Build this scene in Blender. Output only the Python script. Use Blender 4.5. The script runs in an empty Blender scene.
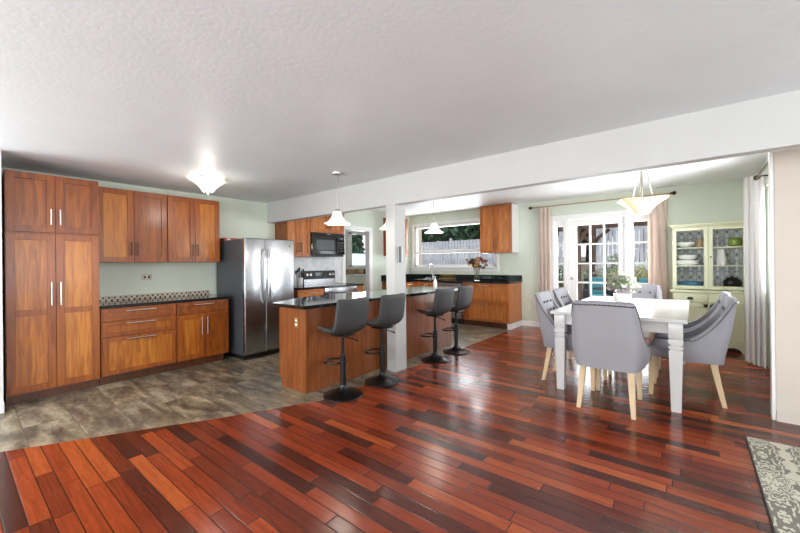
import bpy, bmesh, math, random
from mathutils import Vector, Matrix
random.seed(7)
SC = bpy.context.scene
COL = SC.collection
PI = math.pi

# ------------------------------------------------------------------ camera
cam_d = bpy.data.cameras.new('camera'); cam = bpy.data.objects.new('camera', cam_d); COL.objects.link(cam)
TH, RO = .6856, -.010
Rv = Vector((math.cos(TH), math.sin(TH), 0)); Fv = Vector((-math.sin(TH), math.cos(TH), 0)); Zv = Vector((0, 0, 1))
Rc = (Rv + RO*Zv).normalized(); Uc = (Zv - RO*Rv).normalized()
M = Matrix((( Rc.x, Uc.x, -Fv.x, 0), (Rc.y, Uc.y, -Fv.y, 0), (Rc.z, Uc.z, -Fv.z, 1.34), (0, 0, 0, 1)))
cam.matrix_world = M
cam_d.sensor_width = 36; cam_d.lens = 358.2116/800*36; cam_d.shift_y = -2.44/800; cam_d.clip_start = .05
SC.camera = cam

# ------------------------------------------------------------------ view, world, lights
SC.view_settings.view_transform = 'Standard'; SC.view_settings.look = 'None'
SC.view_settings.gamma = 1; SC.view_settings.use_curve_mapping = False
SC.view_settings.exposure = 0.14
w = bpy.data.worlds.new('world'); SC.world = w; w.use_nodes = True
nt = w.node_tree; bg = nt.nodes['Background']
tc = nt.nodes.new('ShaderNodeTexCoord'); sep = nt.nodes.new('ShaderNodeSeparateXYZ'); cr = nt.nodes.new('ShaderNodeValToRGB')
nt.links.new(tc.outputs['Generated'], sep.inputs[0]); nt.links.new(sep.outputs['Z'], cr.inputs[0]); nt.links.new(cr.outputs[0], bg.inputs[0])
cr.color_ramp.elements[0].position = 0; cr.color_ramp.elements[0].color = (.95, .97, 1, 1)
cr.color_ramp.elements[1].position = .7; cr.color_ramp.elements[1].color = (.50, .70, 1, 1)
bg.inputs[1].default_value = 1.1
def light(kind, name, loc, power, color=(1, 1, 1), size=.1, size_y=None, aim=None):
    d = bpy.data.lights.new(name, kind); d.energy = power; d.color = color
    if kind == 'AREA':
        d.size = size
        if size_y: d.shape = 'RECTANGLE'; d.size_y = size_y
    elif kind == 'POINT': d.shadow_soft_size = size
    elif kind == 'SUN': d.angle = size
    o = bpy.data.objects.new(name, d); COL.objects.link(o); o.location = loc
    if aim is not None: o.rotation_euler = (Vector(aim)-Vector(loc)).to_track_quat('-Z', 'Y').to_euler()
    return o
light('SUN', 'sun', (0, 0, 20), 1.8, (1, .96, .9), .1, aim=(-6, 5, -6))
DAY = (.90, .96, 1)
# daylight entering through the windows of the living room behind the camera, tilted up to brighten the ceiling; the last is added fill
light('AREA', 'window_and_fill_light', (-2.1, -3.45, 1.35), 215, DAY, 3.0, 1.5, aim=(-2.3, -1.4, 3.0))
light('AREA', 'window_and_fill_light', (1.4, -3.45, 1.35), 75, DAY, 2.0, 1.5, aim=(1.0, -1.4, 3.0))
light('AREA', 'window_and_fill_light', (3.35, 1.2, 1.35), 110, DAY, 3.0, 1.5, aim=(1.2, 1.0, 2.7))
light('AREA', 'window_and_fill_light', (-5.6, -1.9, 1.35), 200, DAY, 2.0, 1.5, aim=(-4.1, -.9, 2.6))  # added fill that brightens the left side; this wall is solid, without a window
# daylight entering the dining room and the kitchen
light('AREA', 'window_and_fill_light', (-1.3, 7.95, 1.25), 95, DAY, 1.7, 2.0, aim=(-1.3, 5, 1.1))
light('AREA', 'window_and_fill_light', (-4.7, 7.85, 1.8), 60, DAY, 1.9, 1.0, aim=(-4.7, 5, 1.7))
light('AREA', 'window_and_fill_light', (1.0, 5.7, 1.55), 130, DAY, 1.7, 1.3, aim=(-2, 5.7, 1.2))
light('AREA', 'window_and_fill_light', (-7.75, 7.4, 1.8), 20, DAY, .9, .9, aim=(-6, 6.6, 1.2))

# ------------------------------------------------------------------ materials
def lin(c):
    return tuple(((v/255)/12.92 if v/255 <= .04045 else ((v/255+.055)/1.055)**2.4) for v in c)+(1,)
MATS = {}
def new_mat(name):
    m = bpy.data.materials.new(name); m.use_nodes = True; MATS[name] = m
    return m, m.node_tree, m.node_tree.nodes['Principled BSDF']
def N(nt, t, **k):
    n = nt.nodes.new(t)
    for a, b in k.items(): setattr(n, a, b)
    return n
def math_n(nt, op, a, b=None, c=None):
    n = nt.nodes.new('ShaderNodeMath'); n.operation = op
    for i, v in enumerate((a, b, c)):
        if v is None: continue
        if isinstance(v, (int, float)): n.inputs[i].default_value = v
        else: nt.links.new(v, n.inputs[i])
    return n.outputs[0]
def ramp(nt, fac, stops, interp='LINEAR'):
    r = nt.nodes.new('ShaderNodeValToRGB'); r.color_ramp.interpolation = interp
    e = r.color_ramp.elements
    while len(e) < len(stops): e.new(.5)
    for i, (p, c) in enumerate(stops): e[i].position = p; e[i].color = c
    nt.links.new(fac, r.inputs[0]); return r.outputs[0]
def mix(nt, fac, a, b, bt='MIX'):
    n = nt.nodes.new('ShaderNodeMix'); n.data_type = 'RGBA'; n.blend_type = bt
    for s, v in ((n.inputs[0], fac), (n.inputs[6], a), (n.inputs[7], b)):
        if isinstance(v, (int, float)): s.default_value = v
        elif isinstance(v, tuple): s.default_value = v
        else: nt.links.new(v, s)
    return n.outputs[2]
def bump(nt, b, h, strength=.2, dist=.01):
    n = nt.nodes.new('ShaderNodeBump'); n.inputs['Strength'].default_value = strength; n.inputs['Distance'].default_value = dist
    nt.links.new(h, n.inputs['Height']); nt.links.new(n.outputs[0], b.inputs['Normal'])
def objco(nt): return N(nt, 'ShaderNodeTexCoord').outputs['Object']
def noise(nt, co, scale, detail=4, dist=0, sc=None):
    n = nt.nodes.new('ShaderNodeTexNoise'); n.inputs['Scale'].default_value = scale; n.inputs['Detail'].default_value = detail
    n.inputs['Distortion'].default_value = dist
    if sc:
        mp = nt.nodes.new('ShaderNodeMapping'); mp.inputs['Scale'].default_value = sc; nt.links.new(co, mp.inputs[0]); co = mp.outputs[0]
    nt.links.new(co, n.inputs['Vector']); return n.outputs['Fac']
def plain(name, rgb, rough=.5, metal=0, spec=.5, var=.06, bmp=0, bscale=60, coat=0):
    m, nt, b = new_mat(name); c = lin(rgb)
    f = noise(nt, objco(nt), 3.0, 3)
    lo = tuple(v*(1-var) for v in c[:3])+(1,); hi = tuple(min(1, v*(1+var)) for v in c[:3])+(1,)
    nt.links.new(ramp(nt, f, [(.3, lo), (.7, hi)]), b.inputs['Base Color'])
    b.inputs['Roughness'].default_value = rough; b.inputs['Metallic'].default_value = metal
    b.inputs['Specular IOR Level'].default_value = spec; b.inputs['Coat Weight'].default_value = coat
    if bmp: bump(nt, b, noise(nt, objco(nt), bscale, 5), bmp, .004)
    return m
plain('wall_green', (210, 217, 201), .6, bmp=.15, bscale=90, var=.02)
plain('wall_white', (226, 224, 221), .55, bmp=.15, bscale=90, var=.02)
plain('beam_paint', (188, 187, 184), .5, bmp=.15, bscale=70, var=.02)
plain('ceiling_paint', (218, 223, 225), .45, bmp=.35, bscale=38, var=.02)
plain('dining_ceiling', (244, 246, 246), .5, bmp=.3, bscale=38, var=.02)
plain('beige_paint', (206, 195, 182), .55, bmp=.1, var=.02)
plain('trim_white', (235, 234, 232), .35, var=.02)
plain('laundry_beige', (196, 180, 160), .6)
plain('island_plate', (200, 160, 105), .35, .6)
plain('black', (16, 16, 17), .35)
plain('black_metal', (14, 14, 15), .3, .3)
plain('black_gloss', (8, 8, 9), .08)
plain('dark_gap', (20, 16, 13), .7)
plain('chrome', (205, 205, 208), .18, 1)
plain('satin', (190, 188, 184), .3, 1)
plain('rod_tan', (176, 146, 118), .4, .4)
plain('bronze', (70, 62, 50), .35, .8)
plain('brass', (190, 160, 90), .3, .9)
plain('stool_grey', (46, 46, 47), .55, bmp=.35, bscale=160, var=.2)
plain('chair_grey', (148, 146, 151), .8, bmp=.3, bscale=260, var=.05)
plain('button_grey', (104, 100, 104), .8)
plain('nail', (96, 92, 90), .35, .6)
plain('chair_leg_wood', (205, 178, 140), .5, var=.15)
plain('table_white', (206, 204, 201), .22, var=.03)
plain('hutch_green', (214, 215, 182), .4, var=.03)
plain('crockery', (236, 236, 232), .15)
plain('blue_crockery', (80, 130, 160), .2, var=.4)
plain('green_glass', (130, 150, 70), .2)
plain('curtain_beige', (234, 219, 208), .85, var=.03, bmp=.2, bscale=200)
plain('curtain_white', (246, 244, 242), .85, var=.02, bmp=.2, bscale=200)
plain('teal', (92, 158, 162), .8, var=.1)
plain('wicker', (72, 66, 62), .8, var=.3, bmp=.5, bscale=80)
plain('pergola_brown', (104, 76, 62), .7, var=.25)
plain('fence_grey', (208, 205, 204), .8, var=.15)
plain('pavers', (150, 146, 140), .8, var=.15, bmp=.3)
plain('stone', (150, 138, 122), .85, var=.35, bmp=.6, bscale=9)
plain('soil', (128, 114, 92), .9, var=.3, bmp=.5, bscale=9)
plain('bark', (70, 58, 50), .9, var=.3, bmp=.6, bscale=14)
plain('leaf_dark', (72, 98, 72), .7, var=.4)
plain('leaf_mid', (92, 112, 58), .7, var=.4)
plain('leaf_yellow', (168, 168, 70), .7, var=.4)
plain('leaf_sage', (140, 152, 120), .7, var=.3)
plain('petal_white', (228, 224, 214), .7)
plain('petal_mauve', (150, 130, 140), .7, var=.2)
plain('petal_rust', (132, 66, 44), .8, var=.4)
plain('petal_tan', (190, 140, 90), .8, var=.3)
plain('shed_blue', (120, 160, 200), .6)
plain('red', (170, 40, 30), .5)
plain('outlet_white', (232, 230, 224), .3)
plain('outlet_tan', (176, 168, 150), .4, .4)
plain('basket', (176, 150, 118), .8, var=.3, bmp=.5, bscale=60)
plain('steel_side', (88, 92, 96), .45, .4)

for k in ('curtain_beige', 'curtain_white'):
    nt = MATS[k].node_tree; b = nt.nodes['Principled BSDF']; tl = nt.nodes.new('ShaderNodeBsdfTranslucent'); mx = nt.nodes.new('ShaderNodeMixShader'); mx.inputs[0].default_value = .4
    nt.links.new(b.inputs['Base Color'].links[0].from_socket, tl.inputs[0]); nt.links.new(b.outputs[0], mx.inputs[1]); nt.links.new(tl.outputs[0], mx.inputs[2]); nt.links.new(mx.outputs[0], nt.nodes['Material Output'].inputs[0])

def wood(name, dark, mid, light_, scale=(9, 9, .9), rough=.32, vary=.5):
    m, nt, b = new_mat(name); co = objco(nt)
    oi = N(nt, 'ShaderNodeObjectInfo')
    add = N(nt, 'ShaderNodeVectorMath', operation='ADD'); nt.links.new(co, add.inputs[0])
    cb = N(nt, 'ShaderNodeCombineXYZ')
    r10 = math_n(nt, 'MULTIPLY', oi.outputs['Random'], 37)
    for i in range(3): nt.links.new(r10, cb.inputs[i])
    nt.links.new(cb.outputs[0], add.inputs[1])
    f1 = noise(nt, add.outputs[0], 2.2, 6, 1.2, scale)
    f2 = noise(nt, add.outputs[0], 9, 3, .3, (scale[0]*2, scale[1]*2, scale[2]*.6))
    f = math_n(nt, 'ADD', math_n(nt, 'MULTIPLY', f1, .75), math_n(nt, 'MULTIPLY', f2, .25))
    f = math_n(nt, 'ADD', f, math_n(nt, 'MULTIPLY', math_n(nt, 'SUBTRACT', oi.outputs['Random'], .5), vary*.35))
    nt.links.new(ramp(nt, f, [(.3, lin(dark)), (.5, lin(mid)), (.72, lin(light_))]), b.inputs['Base Color'])
    b.inputs['Roughness'].default_value = rough; b.inputs['Coat Weight'].default_value = .15; b.inputs['Coat Roughness'].default_value = .2
    return m
wood('cherry_frame', (106, 48, 6), (138, 68, 10), (162, 90, 20))
wood('cherry_panel', (118, 58, 10), (156, 84, 18), (194, 122, 40), vary=1.0)
wood('cherry_side', (126, 66, 28), (150, 84, 38), (172, 104, 54), vary=.2)
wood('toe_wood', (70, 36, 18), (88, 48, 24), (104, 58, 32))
wood('crate_wood', (150, 80, 36), (180, 104, 54), (204, 130, 76))

wood('island_wood', (98, 48, 18), (124, 66, 28), (146, 84, 40), vary=.2)
wood('honey_frame', (140, 74, 28), (172, 98, 42), (196, 122, 60))
wood('honey_panel', (150, 84, 34), (184, 110, 50), (208, 140, 76), vary=.6)
def plank_floor():
    m, nt, b = new_mat('wood_floor'); co = objco(nt)
    mp = N(nt, 'ShaderNodeMapping'); mp.inputs['Rotation'].default_value = (0, 0, math.radians(-1)); nt.links.new(co, mp.inputs[0]); co = mp.outputs[0]
    s = N(nt, 'ShaderNodeSeparateXYZ'); nt.links.new(co, s.inputs[0]); x, y = s.outputs[0], s.outputs[1]
    W = .086
    yy = math_n(nt, 'DIVIDE', y, W); row = math_n(nt, 'FLOOR', yy); fy = math_n(nt, 'SUBTRACT', yy, row)
    wn = N(nt, 'ShaderNodeTexWhiteNoise', noise_dimensions='1D'); nt.links.new(row, wn.inputs['W'])
    rnd = wn.outputs['Value']
    length = math_n(nt, 'ADD', .62, math_n(nt, 'MULTIPLY', rnd, .5))
    xx = math_n(nt, 'ADD', math_n(nt, 'DIVIDE', x, length), math_n(nt, 'MULTIPLY', rnd, 53.7))
    colm = math_n(nt, 'FLOOR', xx); fx = math_n(nt, 'SUBTRACT', xx, colm)
    cb = N(nt, 'ShaderNodeCombineXYZ'); nt.links.new(colm, cb.inputs[0]); nt.links.new(row, cb.inputs[1])
    w2 = N(nt, 'ShaderNodeTexWhiteNoise', noise_dimensions='2D'); nt.links.new(cb.outputs[0], w2.inputs['Vector'])
    board = ramp(nt, w2.outputs['Value'], [(0, lin((66, 27, 19))), (.12, lin((82, 33, 21))), (.26, lin((110, 43, 23))), (.5, lin((128, 50, 26))), (.8, lin((148, 62, 30))), (1, lin((172, 84, 40)))])
    sh = N(nt, 'ShaderNodeVectorMath', operation='ADD'); nt.links.new(co, sh.inputs[0])
    sc = N(nt, 'ShaderNodeVectorMath', operation='SCALE'); nt.links.new(w2.outputs['Color'], sc.inputs[0]); sc.inputs['Scale'].default_value = 40
    nt.links.new(sc.outputs[0], sh.inputs[1])
    g = noise(nt, sh.outputs[0], 3.0, 6, .8, (1.2, 16, 1))
    g2 = noise(nt, sh.outputs[0], 20, 4, .2, (1, 9, 1))
    gr = ramp(nt, math_n(nt, 'ADD', math_n(nt, 'MULTIPLY', g, .7), math_n(nt, 'MULTIPLY', g2, .3)), [(.3, (.62, .6, .6, 1)), (.7, (1.25, 1.25, 1.25, 1))])
    c = mix(nt, 1.0, board, gr, 'MULTIPLY')
    ey = math_n(nt, 'MINIMUM', fy, math_n(nt, 'SUBTRACT', 1, fy)); ex = math_n(nt, 'MULTIPLY', math_n(nt, 'MINIMUM', fx, math_n(nt, 'SUBTRACT', 1, fx)), math_n(nt, 'DIVIDE', length, W))
    e = math_n(nt, 'MINIMUM', ex, ey)
    seam = math_n(nt, 'LESS_THAN', e, .028)
    c = mix(nt, seam, c, lin((34, 14, 10)))
    nt.links.new(c, b.inputs['Base Color'])
    b.inputs['Roughness'].default_value = .2
    rr = ramp(nt, noise(nt, co, 2.5, 4), [(.3, (.16, .16, .16, 1)), (.7, (.27, .27, .27, 1))]); nt.links.new(rr, b.inputs['Roughness'])
    b.inputs['Specular IOR Level'].default_value = .4
    h = math_n(nt, 'ADD', math_n(nt, 'MULTIPLY', math_n(nt, 'MINIMUM', e, .08), 6), math_n(nt, 'MULTIPLY', g, .12))
    h = math_n(nt, 'ADD', h, math_n(nt, 'MULTIPLY', w2.outputs['Value'], .3))
    bump(nt, b, h, .25, .004)
plank_floor()
def tile_floor():
    m, nt, b = new_mat('tile_floor'); co = objco(nt)
    br = N(nt, 'ShaderNodeTexBrick'); nt.links.new(co, br.inputs['Vector'])
    br.offset = .5; br.inputs['Scale'].default_value = 1; br.inputs['Brick Width'].default_value = .62; br.inputs['Row Height'].default_value = .31
    br.inputs['Mortar Size'].default_value = .0035; br.inputs['Mortar Smooth'].default_value = .1
    br.inputs['Color1'].default_value = (.0, .0, .0, 1); br.inputs['Color2'].default_value = (1, 1, 1, 1); br.inputs['Mortar'].default_value = (.5, .5, .5, 1)
    sh = N(nt, 'ShaderNodeVectorMath', operation='ADD'); nt.links.new(co, sh.inputs[0])
    sc = N(nt, 'ShaderNodeVectorMath', operation='SCALE'); nt.links.new(br.outputs['Color'], sc.inputs[0]); sc.inputs['Scale'].default_value = 13
    nt.links.new(sc.outputs[0], sh.inputs[1])
    f = noise(nt, sh.outputs[0], 2.6, 11, .9, (.7, 2.4, 1))
    f2 = noise(nt, sh.outputs[0], 14, 6, .6, (1, 2, 1))
    ff = math_n(nt, 'ADD', math_n(nt, 'MULTIPLY', f, .72), math_n(nt, 'MULTIPLY', f2, .28))
    c = ramp(nt, ff, [(.34, lin((70, 62, 52))), (.46, lin((108, 97, 82))), (.54, lin((138, 125, 104))), (.68, lin((180, 168, 148)))])
    tint = ramp(nt, noise(nt, co, 1.1, 2), [(.35, (1.02, .95, .86, 1)), (.65, (.92, .97, 1.02, 1))])
    c = mix(nt, 1.0, c, tint, 'MULTIPLY')
    c = mix(nt, br.outputs['Fac'], c, lin((92, 84, 74)))
    nt.links.new(c, b.inputs['Base Color']); b.inputs['Roughness'].default_value = .36
    inv = math_n(nt, 'SUBTRACT', 1, br.outputs['Fac'])
    bump(nt, b, math_n(nt, 'ADD', inv, math_n(nt, 'MULTIPLY', ff, .8)), .3, .005)
tile_floor()
def granite(name, base, speck, rough=.08):
    m, nt, b = new_mat(name); co = objco(nt)
    f = noise(nt, co, 90, 3)
    nt.links.new(ramp(nt, f, [(.45, lin(base)), (.72, lin(speck))]), b.inputs['Base Color']); b.inputs['Roughness'].default_value = rough
granite('granite', (14, 15, 16), (52, 54, 54))
def stainless(name, rgb, rough=.27):
    m, nt, b = new_mat(name); co = objco(nt)
    f = noise(nt, co, 3, 4, 0, (60, 60, .5))
    c = lin(rgb)
    nt.links.new(ramp(nt, f, [(.3, tuple(v*.93 for v in c[:3])+(1,)), (.7, c)]), b.inputs['Base Color'])
    b.inputs['Metallic'].default_value = 1; b.inputs['Roughness'].default_value = rough
stainless('stainless', (178, 180, 184)); stainless('stainless_dark', (120, 122, 126), .3)
def mosaic():
    m, nt, b = new_mat('mosaic'); co = objco(nt)
    s = N(nt, 'ShaderNodeSeparateXYZ'); nt.links.new(co, s.inputs[0])
    a = math_n(nt, 'DIVIDE', s.outputs[1], .030); c = math_n(nt, 'DIVIDE', s.outputs[2], .030)
    fa, fc = math_n(nt, 'FLOOR', a), math_n(nt, 'FLOOR', c)
    ra, rc = math_n(nt, 'SUBTRACT', a, fa), math_n(nt, 'SUBTRACT', c, fc)
    chk = math_n(nt, 'MODULO', math_n(nt, 'ABSOLUTE', math_n(nt, 'ADD', fa, fc)), 2)
    cb = N(nt, 'ShaderNodeCombineXYZ'); nt.links.new(fa, cb.inputs[0]); nt.links.new(fc, cb.inputs[1])
    wn = N(nt, 'ShaderNodeTexWhiteNoise', noise_dimensions='2D'); nt.links.new(cb.outputs[0], wn.inputs['Vector'])
    dark = ramp(nt, wn.outputs['Value'], [(0, lin((40, 30, 26))), (.5, lin((92, 62, 48))), (1, lin((52, 40, 34)))])
    lt = ramp(nt, wn.outputs['Value'], [(0, lin((214, 200, 176))), (1, lin((176, 154, 126)))])
    col = mix(nt, math_n(nt, 'GREATER_THAN', chk, .5), dark, lt)
    e = math_n(nt, 'MINIMUM', math_n(nt, 'MINIMUM', ra, math_n(nt, 'SUBTRACT', 1, ra)), math_n(nt, 'MINIMUM', rc, math_n(nt, 'SUBTRACT', 1, rc)))
    col = mix(nt, math_n(nt, 'LESS_THAN', e, .09), col, lin((206, 196, 180)))
    nt.links.new(col, b.inputs['Base Color']); b.inputs['Roughness'].default_value = .2
mosaic()
def marble():
    m, nt, b = new_mat('marble'); co = objco(nt)
    mp = N(nt, 'ShaderNodeMapping'); mp.inputs['Rotation'].default_value = (math.radians(90), 0, math.radians(90)); nt.links.new(co, mp.inputs[0])
    br = N(nt, 'ShaderNodeTexBrick'); nt.links.new(co, br.inputs['Vector']); br.inputs['Scale'].default_value = 1
    f = noise(nt, co, 5, 8, 1.5)
    c = ramp(nt, f, [(.3, lin((208, 208, 211))), (.6, lin((226, 226, 228)))])
    nt.links.new(c, b.inputs['Base Color']); b.inputs['Roughness'].default_value = .2
marble()
def damask(name, cream, dark, scale, plane=(0, 1), thr=.5):
    m, nt, b = new_mat(name); co = objco(nt)
    s = N(nt, 'ShaderNodeSeparateXYZ'); nt.links.new(co, s.inputs[0])
    u = math_n(nt, 'PINGPONG', math_n(nt, 'MULTIPLY', s.outputs[plane[0]], scale), .5)
    v = math_n(nt, 'PINGPONG', math_n(nt, 'MULTIPLY', s.outputs[plane[1]], scale*.62), 1.0)
    cb = N(nt, 'ShaderNodeCombineXYZ'); nt.links.new(u, cb.inputs[0]); nt.links.new(v, cb.inputs[1])
    vo = N(nt, 'ShaderNodeTexVoronoi', feature='SMOOTH_F1'); vo.inputs['Scale'].default_value = 3.6
    n = nt.nodes.new('ShaderNodeTexNoise'); n.inputs['Scale'].default_value = 5; nt.links.new(cb.outputs[0], n.inputs['Vector'])
    ad = N(nt, 'ShaderNodeVectorMath', operation='MULTIPLY_ADD'); nt.links.new(n.outputs['Color'], ad.inputs[0]); ad.inputs[1].default_value = (.5, .5, 0); nt.links.new(cb.outputs[0], ad.inputs[2])
    nt.links.new(ad.outputs[0], vo.inputs['Vector'])
    rings = math_n(nt, 'SINE', math_n(nt, 'MULTIPLY', vo.outputs['Distance'], 30))
    mask = math_n(nt, 'GREATER_THAN', rings, thr-.5)
    big = math_n(nt, 'LESS_THAN', math_n(nt, 'ABSOLUTE', math_n(nt, 'SUBTRACT', vo.outputs['Distance'], .40)), .055)
    col = mix(nt, mask, lin(cream), lin(dark)); col = mix(nt, big, col, lin(cream))
    nt.links.new(col, b.inputs['Base Color']); b.inputs['Roughness'].default_value = .9
damask('rug_pattern', (206, 200, 182), (126, 121, 110), 4.2, thr=.35)
damask('hutch_lining', (222, 224, 222), (122, 128, 136), 9, (0, 2), .4)
plain('rug_edge', (58, 54, 50), .9)
m, nt, b = new_mat('glass'); b.inputs['Transmission Weight'].default_value = 1; b.inputs['Roughness'].default_value = 0; b.inputs['IOR'].default_value = 1.45
nt.nodes.remove(b)
tr = nt.nodes.new('ShaderNodeBsdfTransparent'); gl = nt.nodes.new('ShaderNodeBsdfGlossy'); gl.inputs['Roughness'].default_value = .02
mx = nt.nodes.new('ShaderNodeMixShader'); fr = nt.nodes.new('ShaderNodeFresnel'); fr.inputs[0].default_value = 1.14
nt.links.new(fr.outputs[0], mx.inputs[0]); nt.links.new(tr.outputs[0], mx.inputs[1]); nt.links.new(gl.outputs[0], mx.inputs[2]); nt.links.new(mx.outputs[0], nt.nodes['Material Output'].inputs[0])
def lamp_glass(name, rgb, em):
    m, nt, b = new_mat(name); c = lin(rgb)
    b.inputs['Base Color'].default_value = c; b.inputs['Roughness'].default_value = .25
    f = noise(nt, objco(nt), 7, 4, 1.0)
    nt.links.new(ramp(nt, f, [(.3, tuple(v*.8 for v in c[:3])+(1,)), (.7, c)]), b.inputs['Emission Color']); b.inputs['Emission Strength'].default_value = em
lamp_glass('lamp_white', (255, 250, 240), .38); lamp_glass('lamp_cream', (255, 222, 180), .4)

# ------------------------------------------------------------------ mesh helpers
class MB:
    def __init__(s): s.bm = bmesh.new()
    def _fin(s, verts, mi, mat=None):
        if mat is not None: bmesh.ops.transform(s.bm, matrix=mat, verts=verts)
        for f in {f for v in verts for f in v.link_faces}: f.material_index = mi
    def box(s, x0, y0, z0, x1, y1, z1, mi=0, bev=0, seg=2):
        r = bmesh.ops.create_cube(s.bm, size=1)['verts']
        bmesh.ops.transform(s.bm, matrix=Matrix.Translation(((x0+x1)/2, (y0+y1)/2, (z0+z1)/2)) @ Matrix.Diagonal((abs(x1-x0), abs(y1-y0), abs(z1-z0), 1)), verts=r)
        for f in {f for v in r for f in v.link_faces}: f.material_index = mi
        if bev:
            ed = list({e for v in r for e in v.link_edges})
            bmesh.ops.bevel(s.bm, geom=ed, offset=min(bev, .49*min(abs(x1-x0), abs(y1-y0), abs(z1-z0))), segments=seg, profile=.5, affect='EDGES', clamp_overlap=True)
        return s
    def ring_loft(s, rings, mi=0, caps=True, closed=True):
        R = [[s.bm.verts.new(p) for p in r] for r in rings]; n = len(R[0]); fs = []
        for a, b in zip(R, R[1:]):
            for i in range(n if closed else n-1):
                j = (i+1) % n
                try: fs.append(s.bm.faces.new((a[i], a[j], b[j], b[i])))
                except ValueError: pass
        if caps:
            fs.append(s.bm.faces.new(R[0][::-1])); fs.append(s.bm.faces.new(R[-1]))
        for f in fs: f.material_index = mi
        return s
    def lathe(s, prof, c=(0, 0, 0), seg=24, mi=0, power=2, rot=0, caps=True, sx=1, sy=1, wave=0):
        rings = []
        for r, z in prof:
            ring = []
            for i in range(seg):
                a = 2*PI*i/seg
                ca, sa = math.cos(a), math.sin(a)
                k = (abs(ca)**power+abs(sa)**power)**(-1/power)
                x, y = ca*k*r*sx, sa*k*r*sy
                zz = z + wave*r*math.cos(4*a+PI)*.5
                x, y = x*math.cos(rot)-y*math.sin(rot), x*math.sin(rot)+y*math.cos(rot)
                ring.append((c[0]+x, c[1]+y, c[2]+zz))
            rings.append(ring)
        return s.ring_loft(rings, mi, caps)
    def tube(s, pts, r, seg=10, mi=0, closed=False):
        pts = [Vector(p) for p in pts]; n = len(pts); rings = []; up = None
        for i, p in enumerate(pts):
            if closed: t = (pts[(i+1) % n]-pts[i-1])
            else: t = (pts[min(i+1, n-1)]-pts[max(i-1, 0)])
            t.normalize()
            if up is None:
                up = Vector((0, 0, 1)) if abs(t.z) < .9 else Vector((1, 0, 0))
            a = t.cross(up).normalized(); b = a.cross(t).normalized(); up = b
            rr = r[i] if isinstance(r, (list, tuple)) else r
            rings.append([p+a*math.cos(2*PI*k/seg)*rr+b*math.sin(2*PI*k/seg)*rr for k in range(seg)])
        if closed: rings.append(rings[0]); return s.ring_loft(rings, mi, False)
        return s.ring_loft(rings, mi, True)
    def cyl(s, p0, p1, r, seg=16, mi=0, r1=None):
        return s.tube([p0, p1], [r, r if r1 is None else r1], seg, mi)
    def sphere(s, c, r, seg=10, mi=0, sc=(1, 1, 1)):
        v = bmesh.ops.create_uvsphere(s.bm, u_segments=seg, v_segments=max(6, seg*2//3), radius=r)['verts']
        s._fin(v, mi, Matrix.Translation(c) @ Matrix.Diagonal((*sc, 1))); return s
    def prism(s, poly, z0, z1, mi=0):
        return s.ring_loft([[(x, y, z0) for x, y in poly], [(x, y, z1) for x, y in poly]], mi)
    def extr(s, poly, axis, a0, a1, mi=0):
        def pt(p, a): return {'x': (a, p[0], p[1]), 'y': (p[0], a, p[1])}[axis]
        return s.ring_loft([[pt(p, a0) for p in poly], [pt(p, a1) for p in poly]], mi)
    def build(s, name, mats, parent=None, smooth=None, loc=None):
        bmesh.ops.recalc_face_normals(s.bm, faces=s.bm.faces)
        if smooth:
            for f in s.bm.faces: f.smooth = True
            for e in s.bm.edges:
                if len(e.link_faces) == 2 and e.calc_face_angle(0) > math.radians(smooth): e.smooth = False
        me = bpy.data.meshes.new(name); s.bm.to_mesh(me); s.bm.free()
        if isinstance(mats, str): mats = [mats]
        for k in mats: me.materials.append(MATS[k])
        o = bpy.data.objects.new(name, me); COL.objects.link(o)
        if parent: o.parent = parent
        if loc: o.location = loc
        return o
def leaves(mb, c, rad, n, size, mi=0, shell=.55, flat=1.0):
    for _ in range(n):
        while True:
            p = Vector([random.uniform(-1, 1) for _ in range(3)])
            if shell < p.length < 1: break
        p = Vector((c[0]+p.x*rad[0], c[1]+p.y*rad[1], c[2]+p.z*rad[2]))
        a = Vector([random.uniform(-1, 1) for _ in range(3)]).normalized(); b = a.orthogonal().normalized()
        q = random.uniform(.6, 1.2)*size
        v = [mb.bm.verts.new(p+d) for d in (a*q, b*q*.45, -a*q, -b*q*.45)]
        f = mb.bm.faces.new(v); f.material_index = mi
def struct(name, mb, mats, smooth=None, parent=None):
    o = mb.build(name, mats, parent, smooth)
    if parent is None: o['kind'] = 'structure'
    return o
def thing(name, label, cat, loc=(0, 0, 0), rz=0, group=None):
    o = bpy.data.objects.new(name, None); COL.objects.link(o); o.empty_display_size = .1
    o.location = loc; o.rotation_euler = (0, 0, rz); o['label'] = label; o['category'] = cat
    if group: o['group'] = group
    return o
def tag(o, label, cat, group=None, kind=None):
    o['label'] = label; o['category'] = cat
    if group: o['group'] = group
    if kind: o['kind'] = kind
    return o
def dup(root, loc, rz, label, group=None):
    r = root.copy(); COL.objects.link(r); r.location = loc; r.rotation_euler = (0, 0, rz); r['label'] = label
    if group: r['group'] = group
    for ch in list(root.children):
        c = ch.copy(); COL.objects.link(c); c.parent = r
        for g in list(ch.children):
            d = g.copy(); COL.objects.link(d); d.parent = c
    return r

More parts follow.
